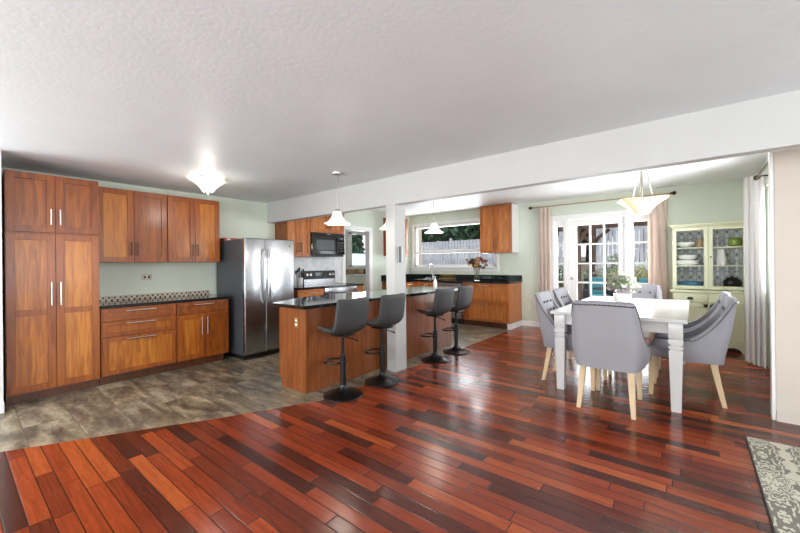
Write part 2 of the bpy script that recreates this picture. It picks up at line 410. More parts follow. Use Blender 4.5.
# ------------------------------------------------------------------ the setting
WL, WK, YF, YB, YB2, ZC, ZD, ZB = -5.787, -5.86, 7.6, 3.4, 3.5, 2.43, 2.6, 2.083
bnd = [(-5.86, -3.4), (-3.918, .166), (-3.454, 1.037), (-3.235, 1.43), (-3.06, 1.80), (-2.95, 2.04), (-2.86, 2.22), (-2.83, 2.45), (-2.84, 6.92), (-2.86, 7.6)]
struct('floor', MB().prism(bnd+[(3.5, 7.6), (3.5, -3.6), (-5.86, -3.6)], -.08, 0), 'wood_floor')
struct('floor', MB().prism([(-5.86, -3.4)]+bnd[1:]+[(-5.86, 7.6)], -.08, 0), 'tile_floor')
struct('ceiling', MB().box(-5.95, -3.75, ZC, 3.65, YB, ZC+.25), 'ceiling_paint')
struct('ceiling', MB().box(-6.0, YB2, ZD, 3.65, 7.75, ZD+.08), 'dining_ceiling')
struct('ceiling_beam', MB().box(WL, YB, ZB, 3.5, YB2, ZD+.08), 'beam_paint')
struct('post', MB().box(-3.005, YB, 0, -2.861, 3.61, ZB), 'beam_paint')
struct('wall_left', MB().box(-5.95, -3.6, 0, WL, 3.55, ZC), 'wall_green')
mb = MB()
DY0, DY1, DZ = 5.27, 6.04, 2.12
mb.box(-5.98, 3.55, 0, WK, DY0, ZD).box(-5.98, DY1, 0, WK, YF, ZD).box(-5.98, DY0, DZ, WK, DY1, ZD)
struct('wall_kitchen', mb, 'wall_green')
mb = MB()
for (a, b, c, d) in ((WK-.0, DY0-.085, WK+.018, DY0), (WK, DY1, WK+.018, DY1+.085)): mb.box(a, b, 0, c, d, DZ, bev=.004)
mb.box(WK, DY0-.085, DZ, WK+.02, DY1+.085, DZ+.085, bev=.004)
mb.box(-5.98, DY0, 0, WK+.01, DY0+.015, DZ).box(-5.98, DY1-.015, 0, WK+.01, DY1, DZ).box(-5.98, DY0, DZ-.015, WK+.01, DY1, DZ)
struct('trim_1', mb, 'trim_white')
# far wall with window and french door openings
WX0, WX1, WZ0, WZ1 = -5.72, -3.42, 1.26, 2.32
FX0, FX1, FZ = -2.18, -.48, 2.2
mb = MB()
for a in ((-5.98, WX0, 0, ZD), (WX0, WX1, 0, WZ0), (WX0, WX1, WZ1, ZD), (WX1, FX0, 0, ZD), (FX0, FX1, FZ, ZD), (FX1, .84, 0, ZD)):
    mb.box(a[0], YF, a[2], a[1], YF+.15, a[3])
struct('wall_far', mb, 'wall_green')
# right dining wall with a window, stub wall
RX = .72
mb = MB()
for a in ((4.43, 4.8, 0, ZD), (4.8, 6.25, 0, .95), (4.8, 6.25, 2.25, ZD), (6.25, YF, 0, ZD)): mb.box(RX, a[0], a[2], RX+.12, a[1], a[3])
struct('wall_right', mb, 'wall_green')
struct('wall_stub', MB().box(.53, 4.30, 0, 3.5, 4.43, ZD), 'beige_paint')
struct('trim_2', MB().box(.505, 4.305, 0, .53, 4.35, ZD, bev=.004).box(.51, 4.36, 0, .53, 4.43, ZD, bev=.006), 'trim_white')
# living room behind the camera
mb = MB()
for a in ((-5.95, -3.6, 0, ZC), (-3.6, -.6, 0, .7), (-3.6, -.6, 2.2, ZC), (-.6, .4, 0, ZC), (.4, 2.4, 0, .7), (.4, 2.4, 2.2, ZC), (2.4, 3.65, 0, ZC)):
    mb.box(a[0], -3.75, a[2], a[1], -3.6, a[3])
struct('wall_back', mb, 'wall_white')
mb = MB()
for a in ((-3.6, -.3, 0, ZC), (-.3, 2.7, 0, .7), (-.3, 2.7, 2.2, ZC), (2.7, 4.43, 0, ZC)): mb.box(3.5, a[0], a[2], 3.65, a[1], a[3])
struct('wall_right', mb, 'wall_white')
struct('wall_near', MB().box(WL, .09, 0, -4.95, .235, ZC), 'wall_white')
struct('baseboard_near', MB().box(-4.95, .085, 0, -4.935, .24, .1, bev=.004).box(WL, .072, 0, -4.935, .088, .1), 'trim_white')
struct('baseboard_far', MB().box(-2.84, YF-.018, 0, FX0-.09, YF, .11, bev=.004).box(FX1+.09, YF-.018, 0, RX, YF, .11, bev=.004), 'trim_white')
struct('baseboard_right', MB().box(.53, 4.283, 0, 3.5, 4.298, .09, bev=.003), 'beige_paint')
struct('crown_trim', MB().box(WL+.0, YB2, ZB, 3.5, YB2+.02, ZB+.05), 'trim_white')
# kitchen window
w1 = struct('window_1', MB(), 'trim_white') if False else None
mb = MB(); t = .065
mb.box(WX0-t, YF-.022, WZ0-.0, WX0, YF, WZ1, bev=.004).box(WX1, YF-.022, WZ0, WX1+t, YF, WZ1, bev=.004).box(WX0-t, YF-.024, WZ1, WX1+t, YF, WZ1+t, bev=.004)
mb.box(WX0-t-.02, YF-.06, WZ0-.035, WX1+t+.02, YF+.02, WZ0, bev=.006).box(WX0-t, YF-.02, WZ0-.11, WX1+t, YF, WZ0-.035, bev=.004)
win = struct('window_1', mb, 'trim_white')
mb = MB(); f = .055
mb.box(WX0, YF+.02, WZ0, WX0+f, YF+.09, WZ1).box(WX1-f, YF+.02, WZ0, WX1, YF+.09, WZ1).box(WX0, YF+.02, WZ1-f, WX1, YF+.09, WZ1).box(WX0, YF+.02, WZ0, WX1, YF+.09, WZ0+f)
mb.box(WX0, YF+.015, 1.60, WX1, YF+.095, 1.68, bev=.004)
o = mb.build('window_frame', 'trim_white', win)
MB().box(WX0+f, YF+.05, WZ0+f, WX1-f, YF+.056, WZ1-f).build('pane', 'glass', win)
# right wall window
mb = MB(); mb.box(RX-.02, 4.72, .95, RX, 4.8, 2.25).box(RX-.02, 6.6, .95, RX, 6.68, 2.25).box(RX-.02, 4.72, 2.25, RX, 6.68, 2.33).box(RX-.06, 4.7, .91, RX+.03, 5.75, .95, bev=.005)
for a in ((4.8, 4.85, .95, 2.25), (6.55, 6.6, .95, 2.25), (4.85, 6.55, .95, 1.0), (4.85, 6.55, 2.2, 2.25), (5.7, 5.75, 1.0, 2.2)): mb.box(RX+.03, a[0], a[2], RX+.08, a[1], a[3])
win = struct('window_2', mb, 'trim_white'); MB().box(RX+.05, 4.85, 1.0, RX+.056, 6.55, 2.2).build('pane', 'glass', win)
# french door and side lights
mb = MB()
mb.box(FX0-.075, YF-.022, 0, FX0+.01, YF, FZ, bev=.004).box(FX1-.01, YF-.022, 0, FX1+.075, YF, FZ, bev=.004).box(FX0-.075, YF-.024, FZ, FX1+.075, YF, FZ+.075, bev=.004)
mb.box(-1.975, YF-.01, 0, -1.915, YF+.12, FZ).box(-.955, YF-.01, 0, -.895, YF+.12, FZ).box(FX0, YF, 0, FX0+.03, YF+.12, FZ).box(FX1-.03, YF, 0, FX1, YF+.12, FZ).box(FX0, YF, FZ-.02, FX1, YF+.12, FZ)
mb.box(FX0, YF-.0, 0, FX1, YF+.14, .03)
struct('trim_3', mb, 'trim_white')
def lite(x0, x1, gx0, gx1, cols, name, n):
    mb = MB(); z0, z1, g0, g1 = .035, FZ-.025, .2, 2.06
    y0, y1 = YF+.03, YF+.075
    mb.box(x0, y0, z0, gx0, y1, z1).box(gx1, y0, z0, x1, y1, z1).box(gx0, y0, z0, gx1, y1, g0).box(gx0, y0, g1, gx1, y1, z1)
    o = struct(name, mb, 'trim_white')
    mb = MB()
    for i in range(1, 5):
        z = g0+(g1-g0)*i/5; mb.box(gx0, y0+.006, z-.015, gx1, y1-.006, z+.015)
    for c in cols: mb.box(c-.015, y0+.004, g0, c+.015, y1-.004, g1)
    mb.build('muntins', 'trim_white', o)
    MB().box(gx0, y0+.02, g0, gx1, y0+.026, g1).build('pane', 'glass', o)
    return o
d1 = lite(-1.91, -.96, -1.765, -1.06, [-1.53, -1.295], 'door_1', 0)
lite(FX0+.03, -1.98, -2.13, -2.01, [], 'window_3', 0); lite(-.89, FX1-.03, -.83, -.56, [], 'window_4', 0)
MB().cyl((-1.84, YF+.03, 1.03), (-1.84, YF+.0, 1.03), .022, 14).sphere((-1.84, YF-.03, 1.03), .034, 12).cyl((-1.84, YF+.03, 1.03), (-1.84, YF-.03, 1.03), .012).build('door_knob', 'satin', d1, 40)
MB().cyl((-1.84, YF+.03, 1.2), (-1.84, YF+.005, 1.2), .028, 16).box(-1.846, YF-.01, 1.18, -1.834, YF+.006, 1.22).build('deadbolt', 'satin', d1, 40)
mb = MB()
for z in (.25, 1.1, 2.0): mb.cyl((-.957, YF+.02, z-.05), (-.957, YF+.02, z+.05), .009, 8)
mb.build('hinge', 'satin', d1, 40)
# laundry room behind the kitchen doorway
struct('floor', MB().box(-7.75, 4.6, -.08, -5.86-.001, 8.3, -.002), 'tile_floor')
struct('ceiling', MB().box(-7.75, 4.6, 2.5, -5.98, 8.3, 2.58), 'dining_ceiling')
LY0, LY1, LZ0, LZ1 = 6.95, 7.86, 1.28, 2.26
mb = MB()
for a in ((4.6, LY0, 0, 2.5), (LY0, LY1, 0, LZ0), (LY0, LY1, LZ1, 2.5), (LY1, 8.3, 0, 2.5)): mb.box(-7.7, a[0], a[2], -7.6, a[1], a[3])
mb.box(-7.6, 4.6, 0, -5.98, 4.7, 2.5).box(-7.6, 8.2, 0, -5.98, 8.3, 2.5).box(-5.99, 7.75, 0, -5.98, 8.2, 2.5)
struct('wall_laundry', mb, 'laundry_beige')
mb = MB(); t = .07
mb.box(-7.6, LY0-t, LZ0-t, -7.58, LY0, LZ1+t).box(-7.6, LY1, LZ0-t, -7.58, LY1+t, LZ1+t).box(-7.6, LY0, LZ1, -7.58, LY1, LZ1+t).box(-7.6, LY0, LZ0-t, -7.56, LY1, LZ0)
mb.box(-7.68, LY0, LZ0, -7.63, LY0+.19, LZ1).box(-7.68, LY1-.05, LZ0, -7.63, LY1, LZ1).box(-7.68, LY0, LZ0, -7.63, LY1, LZ0+.04).box(-7.68, LY0, LZ1-.04, -7.63, LY1, LZ1)
win = struct('window_5', mb, 'trim_white'); MB().box(-7.66, LY0+.2, LZ0+.04, -7.655, LY1-.05, LZ1-.04).build('pane', 'glass', win)
# marble splash behind the range, mosaic splash on the left wall
struct('trim_4', MB().box(WK, 3.56, .98, WK+.012, 5.16, 1.5), 'marble')

# ------------------------------------------------------------------ cabinets
HONEY = False
def door_part(parent, name, x0, z0, x1, z1, handle=None, dirn='v', hmat='satin', st=.062):
    fr, pn = ('honey_frame', 'honey_panel') if HONEY else ('cherry_frame', 'cherry_panel')
    mb = MB(); y0, y1 = -.022, -.001
    mb.box(x0, y0, z0, x0+st, y1, z1, bev=.002).box(x1-st, y0, z0, x1, y1, z1, bev=.002).box(x0+st, y0, z0, x1-st, y1, z0+st, bev=.002).box(x0+st, y0, z1-st, x1-st, y1, z1, bev=.002)
    mb.box(x0+st, y0+.015, z0+st, x1-st, y1, z1-st, 1)
    d = mb.build(name, [fr, pn], parent)
    if handle:
        hx, hz, L = handle; h = MB()
        if dirn == 'v':
            h.cyl((hx, -.052, hz-L/2), (hx, -.052, hz+L/2), .0062, 10)
            for s in (-1, 1): h.cyl((hx, -.02, hz+s*L*.38), (hx, -.052, hz+s*L*.38), .005, 8)
        else:
            h.cyl((hx-L/2, -.052, hz), (hx+L/2, -.052, hz), .0062, 10)
            for s in (-1, 1): h.cyl((hx+s*L*.38, -.02, hz), (hx+s*L*.38, -.052, hz), .005, 8)
        h.build('handle', hmat, d, 40)
    return d
def cabinet(name, label, cat, loc, rz, w, depth, z0, z1, toe=True, side='cherry_frame', group=None):
    t = thing(name, label, cat, loc, rz, group); mb = MB()
    zz = z0
    mb.box(0, 0, zz, w, depth, z1)
    mb.build('carcass', side, t)
    return t
RZ = PI/2    # facing +X
FX = -5.139
# pantry
p = thing('pantry_cabinet', 'tall cherry pantry cabinet with four doors at the left edge', 'cabinet', (FX, .262, 0), RZ)
W_ = .708
MB().box(0, 0, .09, W_, -WL-5.139-.002, 2.296).build('carcass', 'cherry_frame', p)
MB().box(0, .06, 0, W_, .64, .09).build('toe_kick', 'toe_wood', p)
h = W_/2
for s in (0, 1):
    x0, x1 = (0.003, h-.002) if s == 0 else (h+.002, W_-.003)
    hx = h-.035 if s == 0 else h+.035
    door_part(p, 'door', x0, 1.70, x1, 2.29, (hx, 1.86, .16))
    # tall door with a mid rail
    mb = MB(); st = .062; z0, z1, zm = .105, 1.682, .89
    mb.box(x0, -.022, z0, x0+st, -.001, z1, bev=.002).box(x1-st, -.022, z0, x1, -.001, z1, bev=.002)
    for a, b in ((z0, z0+st), (z1-st, z1), (zm-.03, zm+.03)): mb.box(x0+st, -.022, a, x1-st, -.001, b, bev=.002)
    mb.box(x0+st, -.011, z0+st, x1-st, -.001, zm-.03, 1).box(x0+st, -.011, zm+.03, x1-st, -.001, z1-st, 1)
    d = mb.build('door', ['cherry_frame', 'cherry_panel'], p)
    hb = MB().cyl((hx, -.052, .95), (hx, -.052, 1.19), .0065, 10)
    for z in (.98, 1.16): hb.cyl((hx, -.02, z), (hx, -.052, z), .005, 8)
    hb.build('handle', 'satin', d, 40)
# base cabinets
b1 = thing('base_cabinet', 'cherry base cabinet of three wide drawers beside the pantry', 'cabinet', (FX, .978, 0), RZ)
wd = .752; dp = .64
MB().box(0, 0, .105, wd, dp, .868).box(0, 0, .1, .006, -.0215, .868).build('carcass', 'cherry_frame', b1)
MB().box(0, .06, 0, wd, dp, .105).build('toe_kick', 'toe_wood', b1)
for (a, b) in ((.725, .86), (.545, .715), (.115, .535)): door_part(b1, 'drawer', .01, a, wd-.004, b, (wd/2+.0, b-.03, .3), 'h', st=.045)
b2 = thing('base_cabinet', 'cherry base cabinet with one drawer over two doors, left of the fridge', 'cabinet', (FX, 1.732, 0), RZ)
wd = .668
MB().box(0, 0, .105, wd, dp, .868).build('carcass', 'cherry_frame', b2)
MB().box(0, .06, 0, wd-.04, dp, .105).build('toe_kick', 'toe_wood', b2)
door_part(b2, 'drawer', .006, .71, wd-.006, .86, (wd/2, .83, .24), 'h', st=.045)
door_part(b2, 'door', .006, .115, wd/2-.002, .70, (wd/2-.035, .54, .24)); door_part(b2, 'door', wd/2+.002, .115, wd-.006, .70, (wd/2+.035, .54, .24))
ct = MB().box(WL+.001, .975, .87, FX+.03, 2.44, .906, bev=.004).build('countertop', 'granite'); tag(ct, 'black granite countertop along the green wall between pantry and fridge', 'countertop')
bs = MB().box(WL+.0005, .975, .907, WL+.010, 2.41, .967).build('mosaic_backsplash', 'mosaic'); tag(bs, 'narrow brown and cream mosaic tile strip above the black left counter', 'backsplash')
# uppers
UX = -5.43
def upper(name, label, y0, y1, z0, z1, x=UX, wall=WL, handles='v', hz=None, hmat='bronze', rz=RZ, group=None):
    w = y1-y0; t = thing(name, label, 'cabinet', (x, y0, 0), rz, group)
    MB().box(0, 0, z0, w, x-wall-.001, z1).build('carcass', 'cherry_frame', t)
    hz = hz or z0+.17
    door_part(t, 'door', .003, z0+.004, w/2-.002, z1-.004, (w/2-.03, hz, .17), hmat=hmat); door_part(t, 'door', w/2+.002, z0+.004, w-.003, z1-.004, (w/2+.03, hz, .17), hmat=hmat)
    return t
upper('wall_cabinet', 'wide two-door cherry wall cabinet next to the pantry top', 1.0, 1.732, 1.395, 2.295)
upper('wall_cabinet', 'narrower two-door cherry wall cabinet nearest the fridge', 1.738, 2.415, 1.395, 2.295)
HONEY = True
upper('wall_cabinet', 'two-door wall cabinet right of the fridge, left of the microwave', 3.56, 4.035, 1.485, 2.40, wall=WK)
t = MB().box(0, 0, 0, 1, 1, 1); t.bm.free()
upper('wall_cabinet', 'short two-door wall cabinet directly above the black microwave', 4.04, 4.86, 1.945, 2.40, wall=WK)
upper('wall_cabinet', 'wall cabinet mostly hidden behind the white post', 6.53, 7.09, 1.54, 2.47, x=-5.56, wall=WK)
HONEY = False
# wall outlet
def outlet(label, mat='outlet_white', sz=(.1, .07), loc=(0, 0, 0), rz=0, pm='black'):
    t = thing('wall_outlet', label, 'outlet', loc, rz)
    MB().box(-sz[0]/2, -.006, -sz[1]/2, sz[0]/2, -.0005, sz[1]/2, bev=.003).build('cover_plate', mat, t)
    for s in (-1, 1):
        mb = MB()
        if sz[0] > sz[1]: mb.box(s*sz[0]*.2-.012, -.009, -.016, s*sz[0]*.2+.012, -.006, .016, bev=.003)
        else: mb.box(-.016, -.009, s*sz[1]*.2-.012, .016, -.006, s*sz[1]*.2+.012, bev=.003)
        mb.build('socket', pm, t)
    return t
outlet('outlet plate on the green wall under the left wall cabinets', 'outlet_tan', (.115, .085), (WL, 1.6, 1.197), RZ)
outlet('small brass outlet on the wooden end of the kitchen island', 'brass', (.065, .11), (-3.27, 2.25, .73), 0, 'outlet_white')
outlet('white outlet low on the far wall left of the long curtain', 'outlet_white', (.07, .115), (-2.72, YF, .42), 0, 'outlet_tan')
outlet('white switch plate on far wall left of the long curtain', 'outlet_white', (.07, .115), (-2.58, YF, 1.38), 0, 'outlet_tan')
outlet('outlet above the far counter right of the dried flowers', 'outlet_white', (.07, .115), (-3.197, YF, 1.19), 0, 'outlet_tan')

# ------------------------------------------------------------------ fridge
fr_ = thing('refrigerator', 'stainless steel side-by-side refrigerator with two long handles', 'refrigerator', (-4.93, 2.50, 0), RZ)
MB().box(0, 0, .06, .80, .80, 1.72, bev=.008).build('cabinet_body', 'steel_side', fr_)
MB().box(.01, .02, 0, .79, .7, .06).box(.0, -.05, .02, .8, .02, .075, 0, bev=.006).build('base_grille', 'black', fr_)
for i, (a, b, hx) in enumerate(((.0, .318, .285), (.324, .80, .36))):
    d = MB().box(a, -.075, .085, b, -.002, 1.73, bev=.012, seg=3).build('freezer_door' if i == 0 else 'fridge_door', 'stainless', fr_, 40)
    pts = [(hx, -.078, .80), (hx, -.115, .83), (hx, -.13, 1.0), (hx, -.135, 1.2), (hx, -.13, 1.42), (hx, -.115, 1.55), (hx, -.078, 1.58)]
    MB().tube(pts, .014, 12).build('handle', 'chrome', d, 60)
mg = MB().cyl((-4.852, 3.245, 1.64), (-4.848, 3.245, 1.64), .022, 20).cyl((-4.848, 3.245, 1.64), (-4.847, 3.245, 1.64), .013, 16, mi=1).build('fridge_sticker', ['leaf_mid', 'petal_white']); tag(mg, 'small round green sticker high on the right fridge door', 'sticker')  # raised disc stands for the round energy sticker on the door
rb = MB().box(-5.68, 2.52, 1.721, -5.5, 2.86, 1.765, bev=.004).box(-5.5, 2.56, 1.73, -5.498, 2.62, 1.757, mi=1).build('flat_box', ['red', 'petal_white']); tag(rb, 'flat red box lying on top of the refrigerator', 'box')

# ------------------------------------------------------------------ range wall
HONEY = True
cb = cabinet('base_cabinet', 'base cabinet under the black counter left of the range', 'cabinet', (-5.15, 3.56, 0), RZ, .545, .68, .1, .92)
MB().box(0, .06, 0, .545, .68, .1).build('toe_kick', 'toe_wood', cb)
door_part(cb, 'drawer', .005, .75, .54, .91, (.27, .86, .2), 'h', st=.045); door_part(cb, 'door', .005, .12, .54, .74, (.5, .6, .2))
tag(MB().box(WK+.001, 3.56, .921, -5.12, 4.105, .957, bev=.004).build('countertop', 'granite'), 'short black countertop left of the range', 'countertop')
cb = cabinet('base_cabinet', 'narrow wooden base cabinet right of the range', 'cabinet', (-5.15, 4.905, 0), RZ, .2, .68, .1, .92)
door_part(cb, 'door', .004, .12, .196, .91, None, st=.04)
tag(MB().box(WK+.001, 4.905, .921, -5.12, 5.115, .957, bev=.004).build('countertop', 'granite'), 'sliver of black countertop right of the range', 'countertop')
rg = thing('range', 'stainless electric range with black backguard below the microwave', 'range', (-5.14, 4.115, 0), RZ)
w = .78
MB().box(0, .0, .03, w, .66, .93, bev=.005).build('oven_body', 'stainless_dark', rg)
MB().box(0, -.03, .93, w, .66, .955, bev=.006).build('cooktop', 'black_gloss', rg)
MB().box(.02, -.04, .3, w-.02, -.002, .78, bev=.01).box(.12, -.043, .38, w-.12, -.04, .66, mi=1).build('oven_door', ['stainless', 'black_gloss'], rg, 40)
MB().box(.0, -.035, .80, w, -.002, .92, bev=.006).cyl((.05, -.075, .80), (w-.05, -.075, .80), .013, 12).build('oven_handle', 'stainless', rg, 40)
bgd = MB().box(0, .60, .955, w, .67, 1.225, bev=.012).box(.28, .597, 1.12, .5, .60, 1.19, mi=1).build('backguard', ['black', 'black_gloss'], rg)
MB().box(.01, .596, .957, w-.01, .60, 1.06).build('backguard_trim', 'stainless', bgd)
for x in (.07, .15, .62, .70): MB().cyl((x, .598, 1.15), (x, .57, 1.15), .024, 16).build('knob', 'satin', rg, 40)
mw = thing('microwave', 'black over-the-range microwave hanging under a short cabinet', 'microwave', (-5.41, 4.045, 1.50), RZ)
w = .81
MB().box(0, .02, 0, w, .44, .44, bev=.006).build('microwave_body', 'black', mw)
md = MB().box(.003, -.02, .035, w*.80, .018, .405, bev=.008).box(.09, -.022, .10, w*.68, -.02, .33, mi=1).box(.11, -.0228, .12, w*.66, -.022, .31, mi=2).build('microwave_door', ['black_gloss', 'black_metal', 'steel_side'], mw)
MB().tube([(w*.755, -.02, .08), (w*.755, -.05, .10), (w*.755, -.055, .22), (w*.755, -.05, .34), (w*.755, -.02, .36)], .010, 8).build('handle', 'black', md, 60)
kp = MB().box(w*.81, -.018, .035, w-.003, .018, .405, bev=.006).box(w*.84, -.0195, .33, w-.04, -.018, .37, mi=1)
for r in range(4):
    for c in range(3): kp.box(w*.845+c*.032, -.0195, .10+r*.05, w*.845+c*.032+.018, -.018, .125+r*.05, mi=1)
kp.build('control_panel', ['black_gloss', 'steel_side'], mw)
MB().box(0, -.018, .408, w, .02, .438, bev=.004).box(.36, -.0195, .417, .45, -.018, .43, mi=1).build('vent_grille', ['black', 'satin'], mw)
cr_ = thing('utensil_crock', 'white crock of dark cooking utensils left of the range', 'crock', (-5.6, 3.93, .957))
MB().lathe([(.045, 0), (.055, .01), (.058, .15), (.052, .15), (.05, .02)], seg=20).build('crock', 'crockery', cr_, 50)
for i in range(5):
    a = i*1.3; dx, dy = .05*math.cos(a), .05*math.sin(a); L = .27+.03*(i % 3)
    MB().cyl((dx*.4, dy*.4, .02), (dx*1.2, dy*1.2, L-.05), .006, 8).sphere((dx*1.3, dy*1.3, L-.02), .026, 8, sc=(.5, 1, 1.4)).build('utensil', 'black', cr_, 50)

# ------------------------------------------------------------------ far kitchen run
FC = 6.93
bc = thing('base_cabinet', 'cherry two-drawer base cabinet at the right end of the far counter', 'cabinet', (-3.90, FC, 0), 0)
MB().box(0, 0, .12, 1.05, .66, .92).build('carcass', 'honey_frame', bc); MB().box(0, .06, 0, 1.0, .66, .12).build('toe_kick', 'toe_wood', bc)
MB().box(1.0, .0, 0, 1.066, .66, .115, bev=.003).build('base_trim', 'trim_white', bc)
door_part(bc, 'drawer', .14, .54, 1.04, .91, (.5, .87, .2), 'h', st=.055); door_part(bc, 'drawer', .14, .13, 1.04, .53, (.5, .49, .2), 'h', st=.055)
MB().box(0, -.02, .13, .13, 0, .91).build('filler_panel', 'cherry_frame', bc)
dw = thing('dishwasher', 'stainless dishwasher built in under the far window counter', 'dishwasher', (-4.52, FC, 0), 0)
MB().box(0, 0, .1, .6, .6, .92).box(0, .05, 0, .6, .6, .1).build('tub', 'black', dw); MB().box(.004, -.03, .12, .596, -.002, .9, bev=.006).build('dishwasher_door', 'stainless', dw)
MB().cyl((.06, -.06, .82), (.54, -.06, .82), .01).box(.08, -.06, .815, .1, -.02, .825).box(.5, -.06, .815, .52, -.02, .825).build('handle', 'chrome', dw, 40)
sk = cabinet('base_cabinet', 'wooden sink base cabinet under the far window', 'cabinet', (-5.18, FC, 0), 0, .65, .66, .1, .92)
door_part(sk, 'door', .005, .12, .32, .90, (.29, .8, .15)); door_part(sk, 'door', .33, .12, .645, .90, (.36, .8, .15)); MB().box(0, .06, 0, .65, .6, .1).build('toe_kick', 'toe_wood', sk)
cl = cabinet('base_cabinet', 'wooden base cabinet glimpsed left of the white post', 'cabinet', (-5.20, 6.46, 0), RZ, .44, .65, .1, .92, side='cherry_frame')
door_part(cl, 'drawer', .005, .74, .435, .91, (.22, .86, .2), 'h', st=.045); door_part(cl, 'door', .005, .12, .435, .73, (.06, .6, .2)); MB().box(0, .06, 0, .44, .6, .1).build('toe_kick', 'toe_wood', cl)
ct = MB().prism([(WK+.001, 6.43), (-5.16, 6.43), (-5.16, 6.89), (-2.835, 6.89), (-2.835, YF-.001), (WK+.001, YF-.001)], .921, .96).build('countertop', 'granite')
tag(ct, 'black corner countertop below the far kitchen window', 'countertop')
MB().box(WK+.02, YF-.024, .96, -2.835, YF-.002, 1.075, bev=.004).box(WK+.002, 6.43, .96, WK+.02, YF-.024, 1.075).build('backsplash_strip', 'granite', ct)
MB().box(-5.3, 7.02, .9605, -4.75, 7.45, .967, bev=.003).build('sink_rim', 'stainless', ct)
fa = thing('faucet', 'tall gooseneck kitchen faucet in front of the far window', 'faucet', (-5.05, 7.47, .96))
pts = [(0, 0, 0), (0, 0, .28)]+[(0, -.09+.09*math.cos(a), .28+.09*math.sin(a)) for a in [PI*k/10 for k in range(1, 11)]]+[(0, -.18, .2)]
MB().tube(pts, .013, 12).lathe([(.03, 0), (.028, .03), (.016, .05)], seg=16).build('spout', 'satin', fa, 50)
MB().cyl((.0, 0, .08), (.07, 0, .12), .007, 8).build('lever', 'satin', fa, 50)
dr = thing('dish_rack', 'small brass wire dish rack beside the faucet', 'rack', (-4.52, 7.3, .961))
for k in range(6):
    x = -.15+.06*k; MB().tube([(x, -.1, .0), (x, -.1, .05), (x, -.05, .13), (x, 0, .15), (x, .05, .13), (x, .1, .05), (x, .1, 0)], .004, 6).build('wire_hoop', 'brass', dr, 60)
MB().tube([(-.17, -.1, .03), (.17, -.1, .03), (.17, .1, .03), (-.17, .1, .03)], .005, 6, closed=True).build('rim_wire', 'brass', dr, 60)
sd = MB().box(-5.3, 7.5, .961, -5.18, 7.56, .99, bev=.008).build('soap_dish', 'crockery'); tag(sd, 'small white soap dish behind the sink, left of the faucet', 'soap dish')
cm = thing('coffee_maker', 'tall black coffee maker beside the post under the hidden cabinet', 'coffee maker', (-5.55, 6.62, .961), RZ)
MB().box(-.1, -.1, 0, .1, .14, .04, bev=.008).box(-.1, .03, .04, .1, .14, .3, bev=.008).box(-.1, -.1, .29, .1, .14, .4, bev=.015).build('housing', 'black', cm)
MB().lathe([(.05, 0), (.068, .02), (.07, .12), (.05, .17), (.048, .17), (.066, .12), (.064, .02)], (0, -.03, .045), 18).build('carafe', 'black_gloss', cm, 50)
# vase of dried flowers
vs = thing('flower_vase', 'clear vase of rust-brown dried flowers on the far counter', 'vase', (-3.635, 7.08, .961))
MB().lathe([(.055, 0), (.065, .01), (.05, .08), (.045, .15), (.07, .26), (.066, .26), (.04, .15), (.045, .08), (.058, .015)], seg=20).build('vase', 'glass', vs, 50)
mb = MB()
for i in range(14):
    a = random.uniform(0, 2*PI); r = random.uniform(.03, .2); mb.tube([(0, 0, .02), (math.cos(a)*.02, math.sin(a)*.02, .22), (math.cos(a)*r, math.sin(a)*r, random.uniform(.36, .5))], .003, 5)
mb.build('stems', 'leaf_mid', vs)
mb = MB()
for i in range(40):
    a = random.uniform(0, 2*PI); r = random.uniform(0, .23); c = (math.cos(a)*r, math.sin(a)*r*.8, .42+random.uniform(-.1, .1)-r*.25)
    leaves(mb, c, (.04, .04, .04), 26, .022, random.choice((0, 0, 1, 2)), shell=.2)
mb.build('blooms', ['petal_rust', 'petal_tan', 'bronze'], vs)
# right upper cabinet
uc = thing('wall_cabinet', 'two-door wall cabinet right of the far window, white right side', 'cabinet', (-3.64, 7.27, 0), 0)
w = .72
MB().box(0, 0, 1.56, w, .329, 2.585).build('carcass', 'cherry_frame', uc); MB().box(w, .0, 1.56, w+.012, .329, 2.585).build('side_panel', 'trim_white', uc)['label'] = 'white side panel'
door_part(uc, 'door', .003, 1.565, w/2-.002, 2.58, (w/2-.03, 1.76, .22), hmat='bronze'); door_part(uc, 'door', w/2+.002, 1.565, w-.003, 2.58, (w/2+.03, 1.76, .22), hmat='bronze')

# ------------------------------------------------------------------ island
isl = thing('kitchen_island', 'long cherry kitchen island with wooden panels beside the bar stools', 'island', (0, 0, 0))
MB().prism([(-3.13, 2.26), (-3.13, 5.15), (-3.8, 5.15), (-3.8, 2.85), (-3.60, 2.26)], .1, .885).build('cabinet_body', 'island_wood', isl)
MB().prism([(-3.135, 2.27), (-3.135, 5.14), (-3.72, 5.14), (-3.72, 2.9), (-3.56, 2.27)], 0, .1).build('toe_kick', 'island_wood', isl)
mb = MB()
MB().box(-3.60, 2.251, .1, -3.15, 2.259, .885).box(-3.15, 2.251, 0, -3.115, 2.285, .885).box(-3.56, 2.251, 0, -3.15, 2.259, .1).build('end_panel', 'island_wood', isl)
mb.bm.free()
for (a, b) in ((2.29, 3.38), (3.64, 4.4), (4.4, 5.15)): MB().box(-3.128, a+.002, .0, -3.118, b-.002, .884, bev=.002).build('back_panel', 'island_wood', isl)
MB().prism([(-3.06, 2.19), (-3.06, 5.3), (-3.2, 5.42), (-3.9, 5.42), (-3.95, 2.8), (-3.64, 2.19)], .886, .922).build('countertop', 'granite', isl)
bt = thing('soap_bottle', 'white pump bottle on the far end of the island counter', 'bottle', (-3.5, 5.25, .922))
MB().lathe([(.03, 0), (.034, .01), (.034, .11), (.014, .14), (.012, .16)], seg=16).build('bottle_body', 'crockery', bt, 50)
